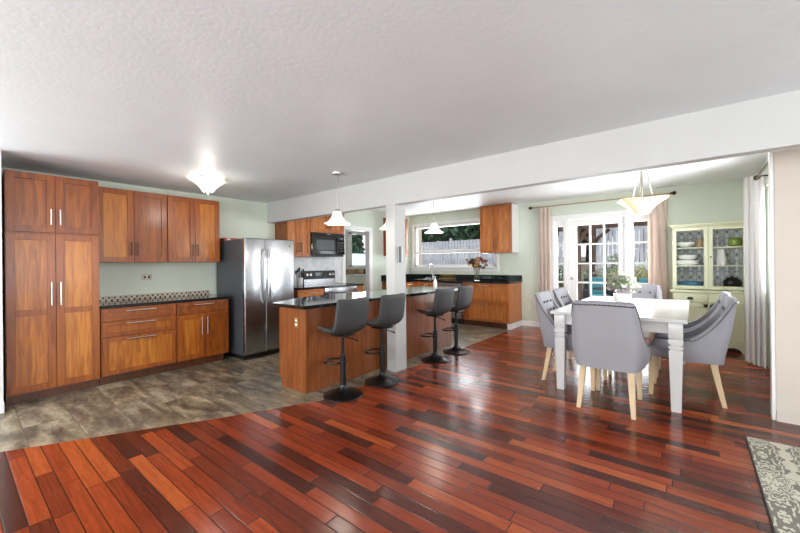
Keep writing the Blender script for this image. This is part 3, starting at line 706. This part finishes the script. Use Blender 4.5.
MB().cyl((0, 0, .15), (0, 0, .19), .006).box(-.04, -.008, .185, .012, .008, .197, bev=.003).build('pump', 'crockery', bt, 50)
hs = thing('intercom', 'small white and grey intercom handset mounted on the post', 'intercom', (-2.861, 3.49, 1.46), RZ)
MB().box(-.03, -.012, -.09, .05, -.0005, .09, bev=.004).build('base_plate', 'outlet_white', hs); MB().box(-.035, -.04, -.1, -.002, -.012, .1, bev=.01).build('handset', 'steel_side', hs)

# ------------------------------------------------------------------ bar stools
def make_stool(loc, rz, label):
    t = thing('bar_stool', label, 'bar stool', loc, rz, 'bar stools along the island')
    MB().lathe([(.2, 0), (.205, .006), (.2, .014), (.14, .03), (.07, .055), (.038, .085), (.032, .11)], seg=32).build('base', 'black_metal', t, 40)
    MB().cyl((0, 0, .1), (0, 0, .42), .03, 20).cyl((0, 0, .42), (0, 0, .62), .018, 16).build('column', 'black_metal', t, 40)
    # footrest loop, front is -x
    loop = [(-.03, -.02, .33), (-.03, -.075, .33), (-.1, -.11, .33), (-.17, -.10, .33), (-.21, -.05, .33), (-.215, 0, .33), (-.21, .05, .33), (-.17, .10, .33), (-.1, .11, .33), (-.03, .075, .33), (-.03, .02, .33)]
    MB().tube(loop, .011, 8).cyl((0, 0, .31), (0, 0, .35), .037, 16).build('footrest', 'black_metal', t, 40)
    MB().cyl((.0, .02, .60), (.05, .14, .55), .007, 8).cyl((.05, .14, .55), (.055, .16, .54), .011, 8).build('height_lever', 'black_metal', t, 40)
    # seat shell: profile from the front edge of the seat to the top of the back
    prof = [(-.21, .655, .17), (-.17, .665, .19), (-.08, .655, .205), (.02, .648, .215), (.09, .652, .22), (.14, .675, .222), (.17, .72, .224), (.185, .79, .222), (.197, .88, .217), (.207, .955, .213), (.21, .99, .211), (.213, 1.003, .207)]
    n = 13
    rings = []
    def ring(i, off):
        x, z, w = prof[i]
        a = prof[max(i-1, 0)]; b = prof[min(i+1, len(prof)-1)]
        tx, tz = b[0]-a[0], b[1]-a[1]; L = math.hypot(tx, tz); nx, nz = -tz/L, tx/L
        r = []
        for k in range(n):
            u = -1+2*k/(n-1); y = w*(1.18*u-.18*u**3)
            cup = .045*(abs(u)**2.5)
            r.append((x+nx*(off+cup), y, z+nz*(off+cup)))
        return r
    for i in range(len(prof)):
        e = .018 if 0 < i < len(prof)-1 else .006
        rings.append(ring(i, e)+ring(i, -e)[::-1])
    s = MB().ring_loft(rings, 0).build('seat_shell', 'stool_grey', t, 50)
    sub = s.modifiers.new('sub', 'SUBSURF'); sub.levels = 1; sub.render_levels = 2
    MB().box(-.09, -.09, .615, .09, .09, .632, bev=.004).build('seat_plate', 'black_metal', t)
    MB().cyl((.2, .0, 0), (.2, 0, .001), .001).bm.free()
    return t
st = make_stool((-2.79, 2.47, 0), 0, 'dark grey bar stool nearest the near end of the island')
dup(st, (-2.75, 3.03, 0), .05, 'dark grey bar stool standing just in front of the white post')
dup(st, (-2.79, 4.17, 0), -.03, 'bar stool just beyond the white post, third along the island')
dup(st, (-2.79, 4.74, 0), .02, 'bar stool at the far end of the island, nearest the drawers')

# ------------------------------------------------------------------ dining set
tb = thing('dining_table', 'white dining table with turned square legs, six grey chairs around', 'table', (-.61, 5.0, 0))
MB().box(-.57, -1.05, .795, .57, 1.05, .827, bev=.006).build('tabletop', 'table_white', tb)
MB().box(-.5, -.98, .69, .5, -.955, .795).box(-.5, .955, .69, .5, .98, .795).box(-.51, -.97, .69, -.485, .97, .795).box(.485, -.97, .69, .51, .97, .795).build('apron', 'table_white', tb)
for sx in (-1, 1):
    for sy in (-1, 1):
        mb = MB(); c = (sx*.485, sy*.965, 0)
        mb.box(c[0]-.052, c[1]-.052, .655, c[0]+.052, c[1]+.052, .794, bev=.003)
        mb.lathe([(.036, 0), (.038, .01), (.052, .535), (.052, .545), (.041, .55), (.041, .56), (.055, .565), (.055, .583), (.042, .588), (.042, .598), (.053, .602), (.055, .625), (.053, .645), (.043, .649), (.043, .66)], c, 16, power=14)
        mb.build('leg', 'table_white', tb, 40)
def chair_legs(t):
    for sx in (-1, 1):
        # rear leg, curving backwards
        P = [(sx*.19, -.20, .40), (sx*.195, -.22, .28), (sx*.205, -.25, .12), (sx*.215, -.275, 0)]
        rings = []
        for (x, y, z), r in zip(P, (.026, .024, .02, .017)): rings.append([(x-r, y-r, z), (x+r, y-r, z), (x+r, y+r, z), (x-r, y+r, z)])
        MB().ring_loft(rings[::-1]).build('leg', 'chair_leg_wood', t, 50)
        P = [(sx*.2, .27, .40), (sx*.205, .28, 0)]; rings = []
        for (x, y, z), r in zip(P, (.026, .017)): rings.append([(x-r, y-r, z), (x+r, y-r, z), (x+r, y+r, z), (x-r, y+r, z)])
        MB().ring_loft(rings[::-1]).build('leg', 'chair_leg_wood', t, 50)
def make_chair(loc, rz, label):
    t = thing('dining_chair', label, 'chair', loc, rz, 'dining chairs around the white table')
    chair_legs(t)
    # plan path of the wrap-around back, s in [-1,1]
    def path(s):
        a = abs(s); sg = 1 if s > 0 else -1
        if a < .44: return Vector((sg*a/.44*.19, -.245-.008*(1-(a/.44)**2), 0))
        if a < .56:
            q = (a-.44)/.12*PI/2; return Vector((sg*(.19+.035*math.sin(q)), -.21-.035*math.cos(q), 0))
        q = (a-.56)/.44; return Vector((sg*(.225+.035*math.sin(q*PI*.6)), -.21+q*.33, 0))
    def top(s):
        a = abs(s)
        if a < .50: return .985-.006*(a/.5)**2
        q = (a-.50)/.50
        return .979-(.979-.575)*(1-(1-q)**2.8)
    ns, nv = 49, 9; O = []; I = []
    for i in range(ns):
        s = -1+2*i/(ns-1); p = path(s); d = (path(min(1, s+.02))-path(max(-1, s-.02))); nrm = Vector((d.y, -d.x, 0)).normalized()
        th = .03; zt = top(s); zb = .385
        co, ci = [], []
        for k in range(nv):
            v = k/(nv-1); z = zb+(zt-zb)*v
            h = max(0, z-.45)
            lean = Vector((0, -.17*h*(1-.7*max(0, abs(s)-.5)/.5), 0))
            splay = Vector((p.x*(.05*math.sin(min(1, max(0, (z-.385)/.30))*PI*.8)-.05*max(0, (.44-z)/.055)), 0, 0))
            belly = nrm*(.012*math.sin(v*PI))
            co.append(p+lean+splay+belly+nrm*th+Vector((0, 0, z))); ci.append(p+lean+splay-nrm*th+Vector((0, 0, z)))
        O.append(co); I.append(ci)
    rings = []
    for i in range(ns):
        tp = (O[i][-1]+I[i][-1])/2+Vector((0, 0, .014))
        rings.append(O[i]+[tp]+I[i][::-1])
    sh = MB().ring_loft(rings, 0).build('backrest', 'chair_grey', t, 60)
    # nailheads along outer rim
    seq = [O[0][k] for k in range(1, nv)]+[O[i][-1] for i in range(ns)]+[O[-1][k] for k in range(nv-1, 0, -1)]
    P_ = []
    for a, b in zip(seq, seq[1:]):
        m = max(1, int((b-a).length/.011))
        for k in range(m):
            q = a.lerp(b, k/m); out = Vector((q.x, q.y+.05, 0)).normalized()*.002
            P_.append(Vector((q.x, q.y, q.z-(.02 if q.z > .6 else 0)))+out)
    MB().tube(P_, [(.0075 if i % 2 else .0035) for i in range(len(P_))], 6).build('nailhead_trim', 'nail', sh)
    # tufting buttons
    mb = MB()
    for zz, xs in ((.88, (-.12, 0, .12)), (.78, (-.17, -.06, .06, .17)), (.68, (-.12, 0, .12))):
        for x in xs: mb.sphere((x, -.212-.17*(zz-.45), zz), .016, 8, sc=(1, .6, 1))
    mb.build('tufting_buttons', 'button_grey', sh)
    mb = MB().box(-.235, -.22, .385, .235, .30, .495, bev=.035, seg=4)
    mb.build('seat', 'chair_grey', t, 60)
    return t
ch = make_chair((-.615, 3.89, 0), 0, 'grey upholstered dining chair at the near end, back to the camera')
dup(ch, (-1.06, 4.42, 0), -PI/2, 'grey tufted chair on the left side of the table, nearer one')
dup(ch, (-1.06, 5.12, 0), -PI/2, 'grey tufted chair on the left side of the table, farther one')
dup(ch, (-.06, 4.62, 0), PI/2, 'pale grey chair on the right side of the table, nearer one seen in profile')
dup(ch, (-.06, 5.30, 0), PI/2, 'pale grey chair on right side of table, behind the nearer one')
dup(ch, (-.62, 6.2, 0), PI, 'grey tufted chair at the far end of the table facing the camera')
fp = thing('flower_pot', 'low white pot of white and green flowers on the dining table', 'potted plant', (-.70, 5.33, .827))
MB().lathe([(.07, 0), (.085, .01), (.1, .06), (.103, .105), (.095, .105), (.09, .06), (.07, .015)], seg=28).build('pot', 'crockery', fp, 50)
mb = MB()
for i in range(64):
    a = random.uniform(0, 2*PI); r = .175*math.sqrt(random.random()); c = (math.cos(a)*r, math.sin(a)*r, .32-r*.7+random.uniform(-.07, .07))
    leaves(mb, c, (.035, .035, .03), 20, .018, random.choice((0, 0, 1, 2)), .2)
mb.build('blooms', ['petal_white', 'leaf_sage', 'petal_mauve'], fp)
mb = MB(); leaves(mb, (0, 0, .25), (.14, .14, .09), 300, .035, 0, .3); mb.build('foliage', 'leaf_sage', fp)

# ------------------------------------------------------------------ hutch
hu = thing('china_hutch', 'pale green china hutch with two glass doors in the far right corner', 'hutch', (-.255, 7.08, 0))
w = .87; g = 'hutch_green'
MB().box(0, .0, .12, w, .5, .86).box(.0, .0, .1, w, .03, .12).build('lower_cabinet', g, hu)
MB().box(-.03, -.03, .86, w+.03, .5, .895, bev=.008).build('ledge', g, hu)
mb = MB()   # shaped feet and apron
pl = [(0, .0), (.07, 0), (.10, .05), (.16, .075), (.25, .06), (.35, .085), (w/2, .07), (w-.35, .085), (w-.25, .06), (w-.16, .075), (w-.10, .05), (w-.07, 0), (w, 0), (w, .12), (0, .12)]
mb.extr(pl, 'y', -.005, .02); mb.box(0, .4, 0, .05, .48, .12).box(w-.05, .4, 0, w, .48, .12)
mb.build('feet', g, hu)
MB().box(.0, .08, .895, .03, .5, 1.87).box(w-.03, .08, .895, w, .5, 1.87).box(0, .08, 1.84, w, .5, 1.87).box(w/2-.012, .08, .895, w/2+.012, .11, 1.87).build('upper_cabinet', g, hu)
MB().box(.03, .485, .895, w-.03, .5, 1.84).build('patterned_lining', 'hutch_lining', hu)['label'] = 'grey and white damask lining'
MB().box(-.02, .05, 1.87, w+.02, .5, 1.89, bev=.004).box(-.035, .035, 1.89, w+.035, .5, 1.915, bev=.006).build('cornice', g, hu)
for z in (1.265, 1.545): MB().box(.03, .12, z-.009, w-.03, .485, z+.009).build('shelf', g, hu)
for s in (0, 1):
    x0 = .004 if s == 0 else w/2+.002; x1 = w/2-.002 if s == 0 else w-.004
    mb = MB(); st_ = .05; z0, z1, y0, y1 = .91, 1.86, .055, .078
    mb.box(x0, y0, z0, x0+st_, y1, z1, bev=.003).box(x1-st_, y0, z0, x1, y1, z1, bev=.003).box(x0+st_, y0, z0, x1-st_, y1, z0+st_, bev=.003).box(x0+st_, y0, z1-st_, x1-st_, y1, z1, bev=.003)
    d = mb.build('glass_door', g, hu); MB().box(x0+st_, y0+.008, z0+st_, x1-st_, y0+.012, z1-st_).build('glass_pane', 'glass', d)
    if s: MB().sphere((x0+.025, y0-.01, 1.4), .011, 10).build('knob', 'black_metal', d, 60)
    dr_ = MB().box(x0+.01, -.018, .71, x1-.01, -.001, .845, bev=.005).build('drawer', g, hu)
    mb = MB(); xc = (x0+x1)/2
    mb.lathe([(.04, -.018), (.034, .01), (.018, .018)], (xc, -.03, .775), 16, sy=.6); mb.build('cup_pull', 'bronze', dr_, 50)
    mb = MB(); a, b, c, d2 = x0+.01, x1-.01, .14, .69
    mb.box(a, -.018, c, a+.05, -.001, d2, bev=.002).box(b-.05, -.018, c, b, -.001, d2, bev=.002).box(a, -.018, c, b, -.001, c+.05, bev=.002).box(a, -.018, d2-.05, b, -.001, d2, bev=.002).box(a, -.008, c, b, -.001, d2)
    mb.build('cupboard_door', g, hu)
def dish(name, label, cat, x, z, prof, mat='crockery', y=7.08+.29, power=2, sx=1, sy=1):
    o = MB().lathe(prof, (0, 0, 0), 28, power=power, sx=sx, sy=sy).build(name, mat, None, 50); o.location = (-.265+x, y, z); tag(o, label, cat); return o
bowl = [(.05, 0), (.06, .008), (.12, .05), (.13, .085), (.124, .085), (.11, .05), (.05, .014)]
dish('serving_bowl', 'white bowl on the top shelf of the hutch, left door', 'bowl', .17, 1.555, bowl)
dish('casserole_dish', 'white casserole dish on the middle hutch shelf, upper of the stack', 'dish', .19, 1.355, [(.08, 0), (.12, .03), (.13, .085), (.122, .085), (.11, .03), (.07, .01)], power=3, sy=.75)
dish('casserole_dish', 'wider white dish at the bottom of the stack on the middle hutch shelf', 'dish', .19, 1.275, [(.1, 0), (.14, .02), (.15, .078), (.142, .078), (.13, .02), (.09, .008)], power=4, sy=.75)
dish('jug', 'tan jug on the top hutch shelf beside the white bowl', 'jug', .36, 1.555, [(.04, 0), (.055, .03), (.058, .07), (.035, .12), (.04, .14), (.034, .14), (.03, .12)], 'basket')
dish('patterned_bowl', 'blue patterned bowl on the lowest hutch level behind the left door', 'bowl', .23, .897, [(.07, 0), (.15, .05), (.17, .12), (.16, .12), (.14, .05), (.06, .01)], 'blue_crockery', sy=.8)
dish('glass_jar', 'olive green jar on the top hutch shelf behind the right door', 'jar', .76, 1.555, [(.055, 0), (.075, .02), (.08, .09), (.06, .12), (.065, .13), (.058, .13), (.05, .11)], 'green_glass')
dish('reflection_form', 'tall white form put in for the reflection in the right glass door', 'reflection_form', .6, 1.275, [(.045, 0), (.06, .02), (.065, .12), (.04, .2), (.048, .245), (.042, .245), (.035, .2)])  # white shape imitates the reflection on the door glass, not a real vessel
dish('rectangular_dish', 'white rectangular dish on the lowest hutch level, right door', 'dish', .68, .897, [(.13, 0), (.15, .02), (.155, .055), (.147, .055), (.13, .015)], power=5, sy=.7)
dish('lidded_pot', 'black lidded pot standing in white dish behind the right hutch door', 'pot', .72, .914, [(.07, 0), (.10, .04), (.105, .11), (.10, .125), (.05, .17), (.015, .18), (.018, .2)], 'black')

# ------------------------------------------------------------------ curtains
def curtain(name, label, x0, x1, y, z0, z1, mat, folds, amp, axis='x', parent=None, tilt=0):
    t = thing(name, label, 'curtain', (0, 0, 0)); n = folds*12; rings = []
    for z in [z0+(z1-z0)*k/10 for k in range(11)]:
        f = (z-z0)/(z1-z0); front, back = [], []
        for i in range(n+1):
            u = i/n; s = x0+(x1-x0)*u; A = amp*(1-.25*f)
            q = A*math.sin(u*folds*2*PI)+.25*A*math.sin(u*folds*4*PI+f*2)
            ss = s+(.006*math.sin(z*3+i*.5))
            for L, o in ((front, -.002), (back, .002)):
                L.append((ss, y+q+o, z) if axis == 'x' else (y+q+o+tilt*u, ss, z))
        rings.append(front+back[::-1])
    MB().ring_loft(rings).build('fabric', mat, t, 80)
    return t
def rod(label, p0, p1, brackets, wall, mat='bronze', pm=None):
    t = thing('curtain_rod', label, 'curtain rod', (0, 0, 0)); p0, p1 = Vector(p0), Vector(p1); d = (p1-p0).normalized()
    MB().cyl(p0, p1, .011, 12).build('pole', pm or mat, t, 50)
    for p, s in ((p0, -1), (p1, 1)):
        MB().cyl(p, p+d*s*.03, .016, 12).sphere(p+d*s*.055, .032, 12).build('finial', mat, t, 50)
    for b in brackets: MB().tube([b, wall(b)], .009, 8).build('bracket', mat, t, 50)
    return t
rod('bronze curtain rod with ball finials above the french doors', (-2.56, 7.49, 2.475), (-.29, 7.49, 2.475), [(-2.48, 7.49, 2.475), (-.32, 7.49, 2.475)], lambda b: (b[0], YF-.001, b[2]), pm='rod_tan')
curtain('window_curtain', 'long beige curtain left of the french doors', -2.45, -2.21, 7.49, .02, 2.45, 'curtain_beige', 3, .032)
curtain('window_curtain', 'long beige curtain right of the french doors, beside the hutch', -.60, -.33, 7.49, .02, 2.45, 'curtain_beige', 3, .032)
rod('dark curtain rod on the right dining wall, seen end-on', (.588, 5.86, 2.31), (.588, 4.6, 2.31), [(.588, 5.82, 2.31), (.588, 4.7, 2.31)], lambda b: (RX-.001, b[1], b[2]))
t = thing('window_curtain', 'long white curtain gathered at the right dining window', 'curtain', (0, 0, 0))
rings = []
for k in range(13):
    z = .02+(2.42-.02)*k/12; f = k/12; A, B = [], []
    for i in range(61):
        u = i/60; x = .518+.165*u; y = 6.50-.30*u+(.035-.01*f)*math.sin(u*4*2*PI)+.012*math.sin(u*9+z*2)
        A.append((x, y-.002, z)); B.append((x, y+.002, z))
    rings.append(A+B[::-1])
MB().ring_loft(rings).build('fabric', 'curtain_white', t, 80)

# ------------------------------------------------------------------ lamps
def shade_prof(R, H, r0):  # concave flare, apex down
    return [(r0, 0), (r0*1.3, H*.04), (r0+(R-r0)*.22, H*.3), (r0+(R-r0)*.5, H*.62), (r0+(R-r0)*.8, H*.88), (R, H)]
cl_ = thing('ceiling_light', 'flush ceiling light with square frosted glass bowl over the kitchen', 'ceiling light', (-4.54, 1.89, 2.235))
p = shade_prof(.20, .145, .045)
MB().lathe(p+[(.192, .145)]+[(r*.95, z+.004) for r, z in p[::-1][1:-1]], (0, 0, 0), 48, power=5, rot=.9, wave=.10).build('glass_shade', 'lamp_white', cl_, 60)
MB().lathe([(.006, -.03), (.02, -.02), (.032, 0), (.03, .012)], seg=16).build('finial', 'satin', cl_, 50)
MB().lathe([(.03, .13), (.03, .16), (.075, .175), (.08, .194)], seg=20).build('canopy', 'satin', cl_, 50)
light('POINT', 'bulb', (-4.54, 1.89, 2.385), 4.5, (1, .9, .78), .04)
light('POINT', 'bulb', (-4.54, 1.89, 2.10), 6, (1, .95, .88), .1)
def pendant(loc, zc, label):
    t = thing('pendant_light', label, 'pendant light', loc, 0, 'pendant lights over the island'); H = zc-loc[2]
    pr = [(.15, 0), (.118, .02), (.085, .05), (.062, .09), (.05, .13), (.042, .15)]
    MB().lathe(pr+[(r-.006, z) for r, z in pr[::-1]], seg=40, power=3.2, rot=.6, wave=-.05, caps=False).build('glass_shade', 'lamp_white', t, 60)
    MB().lathe([(.043, .148), (.035, .165), (.012, .175)], seg=20).build('shade_cap', 'satin', t, 50)
    MB().cyl((0, 0, .17), (0, 0, H-.01), .0065, 10).build('rod', 'satin', t, 50)
    MB().lathe([(.012, H-.04), (.02, H-.025), (.062, H-.018), (.066, H)], seg=24).build('canopy', 'satin', t, 50)
    light('POINT', 'bulb', (loc[0], loc[1], loc[2]-.05), 7, (1, .93, .84), .05)
    return t
pendant((-3.27, 2.83, 1.825), ZC, 'pendant light with flared white glass shade over the near island end')
pendant((-3.2, 3.71, 1.825), ZD, 'pendant light mostly hidden behind the left edge of the post')
pendant((-3.12, 4.66, 1.825), ZD, 'pendant light in front of the far kitchen window')
dl = thing('dining_pendant', 'large square cream glass bowl pendant on three rods over the table', 'pendant light', (-.48, 5.28, 1.92))
p = shade_prof(.25, .175, .06)
MB().lathe([(.06, 0)]+p+[(.244, .175)]+[(r*.95, z+.006) for r, z in p[::-1][1:-1]], (0, 0, 0), 56, power=5, rot=.25, wave=.04).build('glass_bowl', 'lamp_cream', dl, 60)
MB().cyl((0, 0, .0), (0, 0, .67), .013, 12).build('stem', 'satin', dl, 50)
for a in (0.45, 0.45+2*PI/3, 0.45+4*PI/3): MB().cyl((.03*math.cos(a), .03*math.sin(a), .66), (.14*math.cos(a), .14*math.sin(a), .12), .005, 8).build('support_rod', 'satin', dl, 50)
MB().lathe([(.02, .63), (.06, .66), (.07, .679)], seg=20).build('canopy', 'satin', dl, 50)
light('POINT', 'bulb', (-.48, 5.28, 2.22), 5, (1, .84, .62), .06)

# ------------------------------------------------------------------ rug
MBr = MB().box(.30, 1.4, .0005, 2.6, 3.75, .012, 0, bev=.003)
rg_ = MBr.build('area_rug', 'rug_pattern'); tag(rg_, 'cream and grey damask patterned rug in the lower right corner', 'rug')
MB().tube([(.299, 1.42+k*.0122, .008) for k in range(191)], [.007 if k % 2 else .004 for k in range(191)], 6).build('edge_binding', 'rug_edge', rg_)

# ------------------------------------------------------------------ laundry contents
lc = MB().box(-7.58, 6.3, .1, -7.0, 8.1, 1.02).box(-7.58, 6.28, 1.02, -6.97, 8.12, 1.07, mi=1, bev=.005).build('laundry_counter', ['crockery', 'marble']); tag(lc, 'pale counter unit below the laundry room window', 'counter')
for i, (y, s, m_) in enumerate(((6.75, .11, 'basket'), (7.1, .10, 'basket'), (7.45, .12, 'bronze'))):
    o = MB().lathe([(s*.8, 0), (s, .02), (s*1.05, .13), (s*.98, .13), (s*.9, .02)], seg=20, power=5).build('storage_basket', m_, None, 50); o.location = (-7.3, y, 1.07)
    tag(o, ['tan basket at the left end of the laundry counter', 'tan basket in the middle of the laundry counter', 'dark basket at the right of the laundry counter'][i], 'basket')

# ------------------------------------------------------------------ outdoors
struct('ground', MB().prism([(-14, 7.8), (8, 7.8), (8, 12.6), (-14, 12.6)], -.2, -.05), 'pavers')
hill = MB(); xs = [-26+2*i for i in range(24)]; ys = [12.6, 13.4, 14.5, 16, 18, 22, 30]; zs = [.35, .5, .7, .9, 1.1, 1.4, 1.8]
V = [[hill.bm.verts.new((x, y, z+random.uniform(-.06, .06))) for x in xs] for y, z in zip(ys, zs)]
for a, b in zip(V, V[1:]):
    for i in range(len(xs)-1): hill.bm.faces.new((a[i], a[i+1], b[i+1], b[i]))
o = struct('hillside', hill, 'soil')
struct('ground', MB().box(-30, -2, -.4, -7.9, 12.6, -.1), 'soil')
rw = MB()
x = -14.0
while x < 8:
    l = random.uniform(.35, .7); z = -.05
    while z < .4:
        hh = random.uniform(.13, .2); rw.box(x, 12.35+random.uniform(-.04, .04), z, x+l-.02, 12.62, z+hh-.012, bev=.02); z += hh
    x += l
tag(rw.build('retaining_wall', 'stone'), 'low stone retaining wall at the back of the patio', 'wall')
def fence(x0, x1, y, z0, z1, label):
    t = thing('board_fence', label, 'fence', (0, 0, 0)); x = x0; k = 0
    mb = MB()
    while x < x1: mb.box(x, y-.012, z0, x+.13, y+.012, z1+random.uniform(-.01, .01)); x += .155
    mb.build('boards', 'fence_grey', t)
    mb = MB()
    for z in (z0+.2, z1-.25): mb.box(x0, y+.013, z, x1, y+.05, z+.09)
    mb.build('rails', 'fence_grey', t)
    x = x0
    while x < x1: MB().box(x, y+.05, z0-.2, x+.1, y+.15, z1+.12).build('fence_post', 'fence_grey', t); x += 2.4
fence(-13.5, -3.2, 14.2, .62, 2.38, 'weathered grey board fence seen through the kitchen window')
fence(-3.2, 5, 17.2, .95, 2.9, 'grey board fence up the slope seen through the french doors')
def tree(x, y, z, h, label, mats=('bark', 'leaf_dark'), r=1.0, n=1500, cz=.6):
    t = thing('evergreen_tree', label, 'tree', (x, y, z), 0, 'trees beyond the fence')
    MB().tube([(0, 0, -.2), (.05, 0, h*.4), (0, .05, h)], [.17, .12, .04], 10).build('trunk', mats[0], t, 60)
    mb = MB()
    for k in range(7):
        f = k/6; zz = h*(.35+.62*f); rr = r*(1.15-.8*f); leaves(mb, (0, 0, zz), (rr, rr, h*.09), n//7, .26, 0, .25)
    mb.build('crown', mats[1], t)
for x, y in [(-14.4, 17.6), (-12.8, 17.8), (-11.2, 17.5), (-9.6, 17.9), (-8.0, 17.6), (-6.4, 17.8), (-15.0, 21), (-12.0, 20.6), (-10.3, 21), (-8.6, 20.6), (-6.2, 21), (-4.2, 20.6), (-1.9, 21), (.9, 20.5)]:
    tree(x, y, .9, 6+random.uniform(-1, 2), 'dark evergreen tree behind the fences outside the windows', r=.85 if y < 19 else 1.0, n=1300)
tree(-17.9, 17, -.1, 4.2, 'small dark tree above the pale blue shed, seen through the laundry window', r=.75)
def shrub(x, y, z, r, mat, label, n=260):
    t = thing('garden_shrub', label, 'shrub', (x, y, z)); mb = MB(); leaves(mb, (0, 0, r*.75), (r, r, r*.8), n, .07, 0, .5); mb.build('foliage', mat, t)
    mb = MB()
    for k in range(4): a = k*1.6; mb.tube([(0, 0, -.08), (math.cos(a)*r*.5, math.sin(a)*r*.5, r*.9)], .014, 6)
    mb.build('stems', 'bark', t)
shrub(-1.55, 13.2, .45, .55, 'leaf_yellow', 'yellow green shrub on the slope right of the pergola post')
shrub(-2.55, 13.4, .45, .42, 'leaf_sage', 'pale sage shrub on the slope behind the middle panes')
shrub(-3.6, 13.3, .45, .5, 'leaf_mid', 'mid green shrub on the slope at the left panes of the door')
shrub(-.55, 14.2, .6, .5, 'leaf_sage', 'sage shrub on the slope seen in the right side light')
shrub(-2.1, 15.2, .85, .5, 'leaf_mid', 'mid green shrub higher up the slope')
shrub(.5, 13.3, .45, .5, 'leaf_mid', 'mid green shrub behind the curtain side of the door')
shrub(-7.0, 10.9, -.05, .8, 'leaf_mid', 'leafy shrub in front of the fence, kitchen window left', 500)
shrub(-9.0, 11.2, -.05, 1.0, 'leaf_yellow', 'light green shrub at the left pane of the kitchen window', 500)
# pergola
pg = thing('pergola', 'dark brown timber pergola over the patio', 'pergola', (0, 0, -.05))
for (x, y) in ((-2.35, 10.2), (-.45, 10.2), (-2.35, 12.1), (-.45, 12.1)):
    MB().box(x-.08, y-.08, 0, x+.08, y+.08, 2.4).build('pergola_post', 'pergola_brown', pg)
    for s in (-1, 1): MB().tube([(x, y, 1.85), (x+s*.16, y, 2.12), (x+s*.45, y, 2.36)], .05, 4).build('brace', 'pergola_brown', pg)
for y in (10.2, 12.1): MB().box(-3.2, y-.06, 2.4, .4, y+.06, 2.6).build('beam', 'pergola_brown', pg)
for k in range(9): MB().box(-3.0+k*.4, 9.8, 2.6, -2.94+k*.4, 12.5, 2.72).build('rafter', 'pergola_brown', pg)
def patio_chair(loc, rz, label):
    t = thing('patio_chair', label, 'patio chair', loc, rz, 'patio chairs')
    mb = MB()
    for sx in (-1, 1):
        for sy in (-1, 1): MB().cyl((sx*.27, sy*.27, 0), (sx*.27, sy*.27, .36), .02, 8).build('leg', 'wicker', t)
    MB().box(-.31, -.31, .3, .31, .31, .38, bev=.02).build('seat_frame', 'wicker', t)
    for s in (-1, 1): MB().box(s*.31-.04, -.3, .36, s*.31+.04, .3, .6, bev=.02).build('armrest', 'wicker', t)
    MB().box(-.31, .24, .36, .31, .32, .92, bev=.03).build('backrest', 'wicker', t)
    MB().box(-.26, -.29, .385, .26, .22, .47, bev=.04, seg=3).build('seat_cushion', 'teal', t); MB().box(-.21, .13, .47, .21, .235, .95, bev=.04, seg=3).build('back_cushion', 'teal', t)
    mb.bm.free(); return t
pc = patio_chair((-2.1, 11.5, -.05), .4, 'wicker patio chair with teal cushions in the middle door panes')
dup(pc, (-2.95, 10.6, -.05), 1.2, 'wicker patio chair with teal cushions at the left door panes')
dup(pc, (-1.0, 11.3, -.05), -.4, 'wicker patio chair with teal cushions behind the right side light')
ptb = thing('patio_table', 'round dark patio table among the teal chairs', 'table', (-1.6, 10.6, -.05))
MB().lathe([(.45, .68), (.46, .7), (.45, .72)], seg=32).build('tabletop', 'wicker', ptb); MB().cyl((0, 0, .03), (0, 0, .68), .04).lathe([(.25, 0), (.25, .03)], seg=24).build('pedestal', 'wicker', ptb)
# pale blue shed beyond the laundry window
sh = thing('garden_shed', 'pale blue shed seen through the laundry room window', 'shed', (-12.2, 11.3, -.1))
MB().box(-1.5, -1.5, 0, 1.5, 1.5, 1.35).build('walls', 'shed_blue', sh)
MB().extr([(-1.7, 1.3), (0, 1.85), (1.7, 1.3), (1.7, 1.37), (0, 1.95), (-1.7, 1.37)], 'y', -1.6, 1.6).build('roof', 'trim_white', sh)
MB().box(1.5, -.9, .5, 1.53, -.2, 1.2).box(1.5, .3, .5, 1.53, 1.0, 1.2).build('window', 'trim_white', sh)
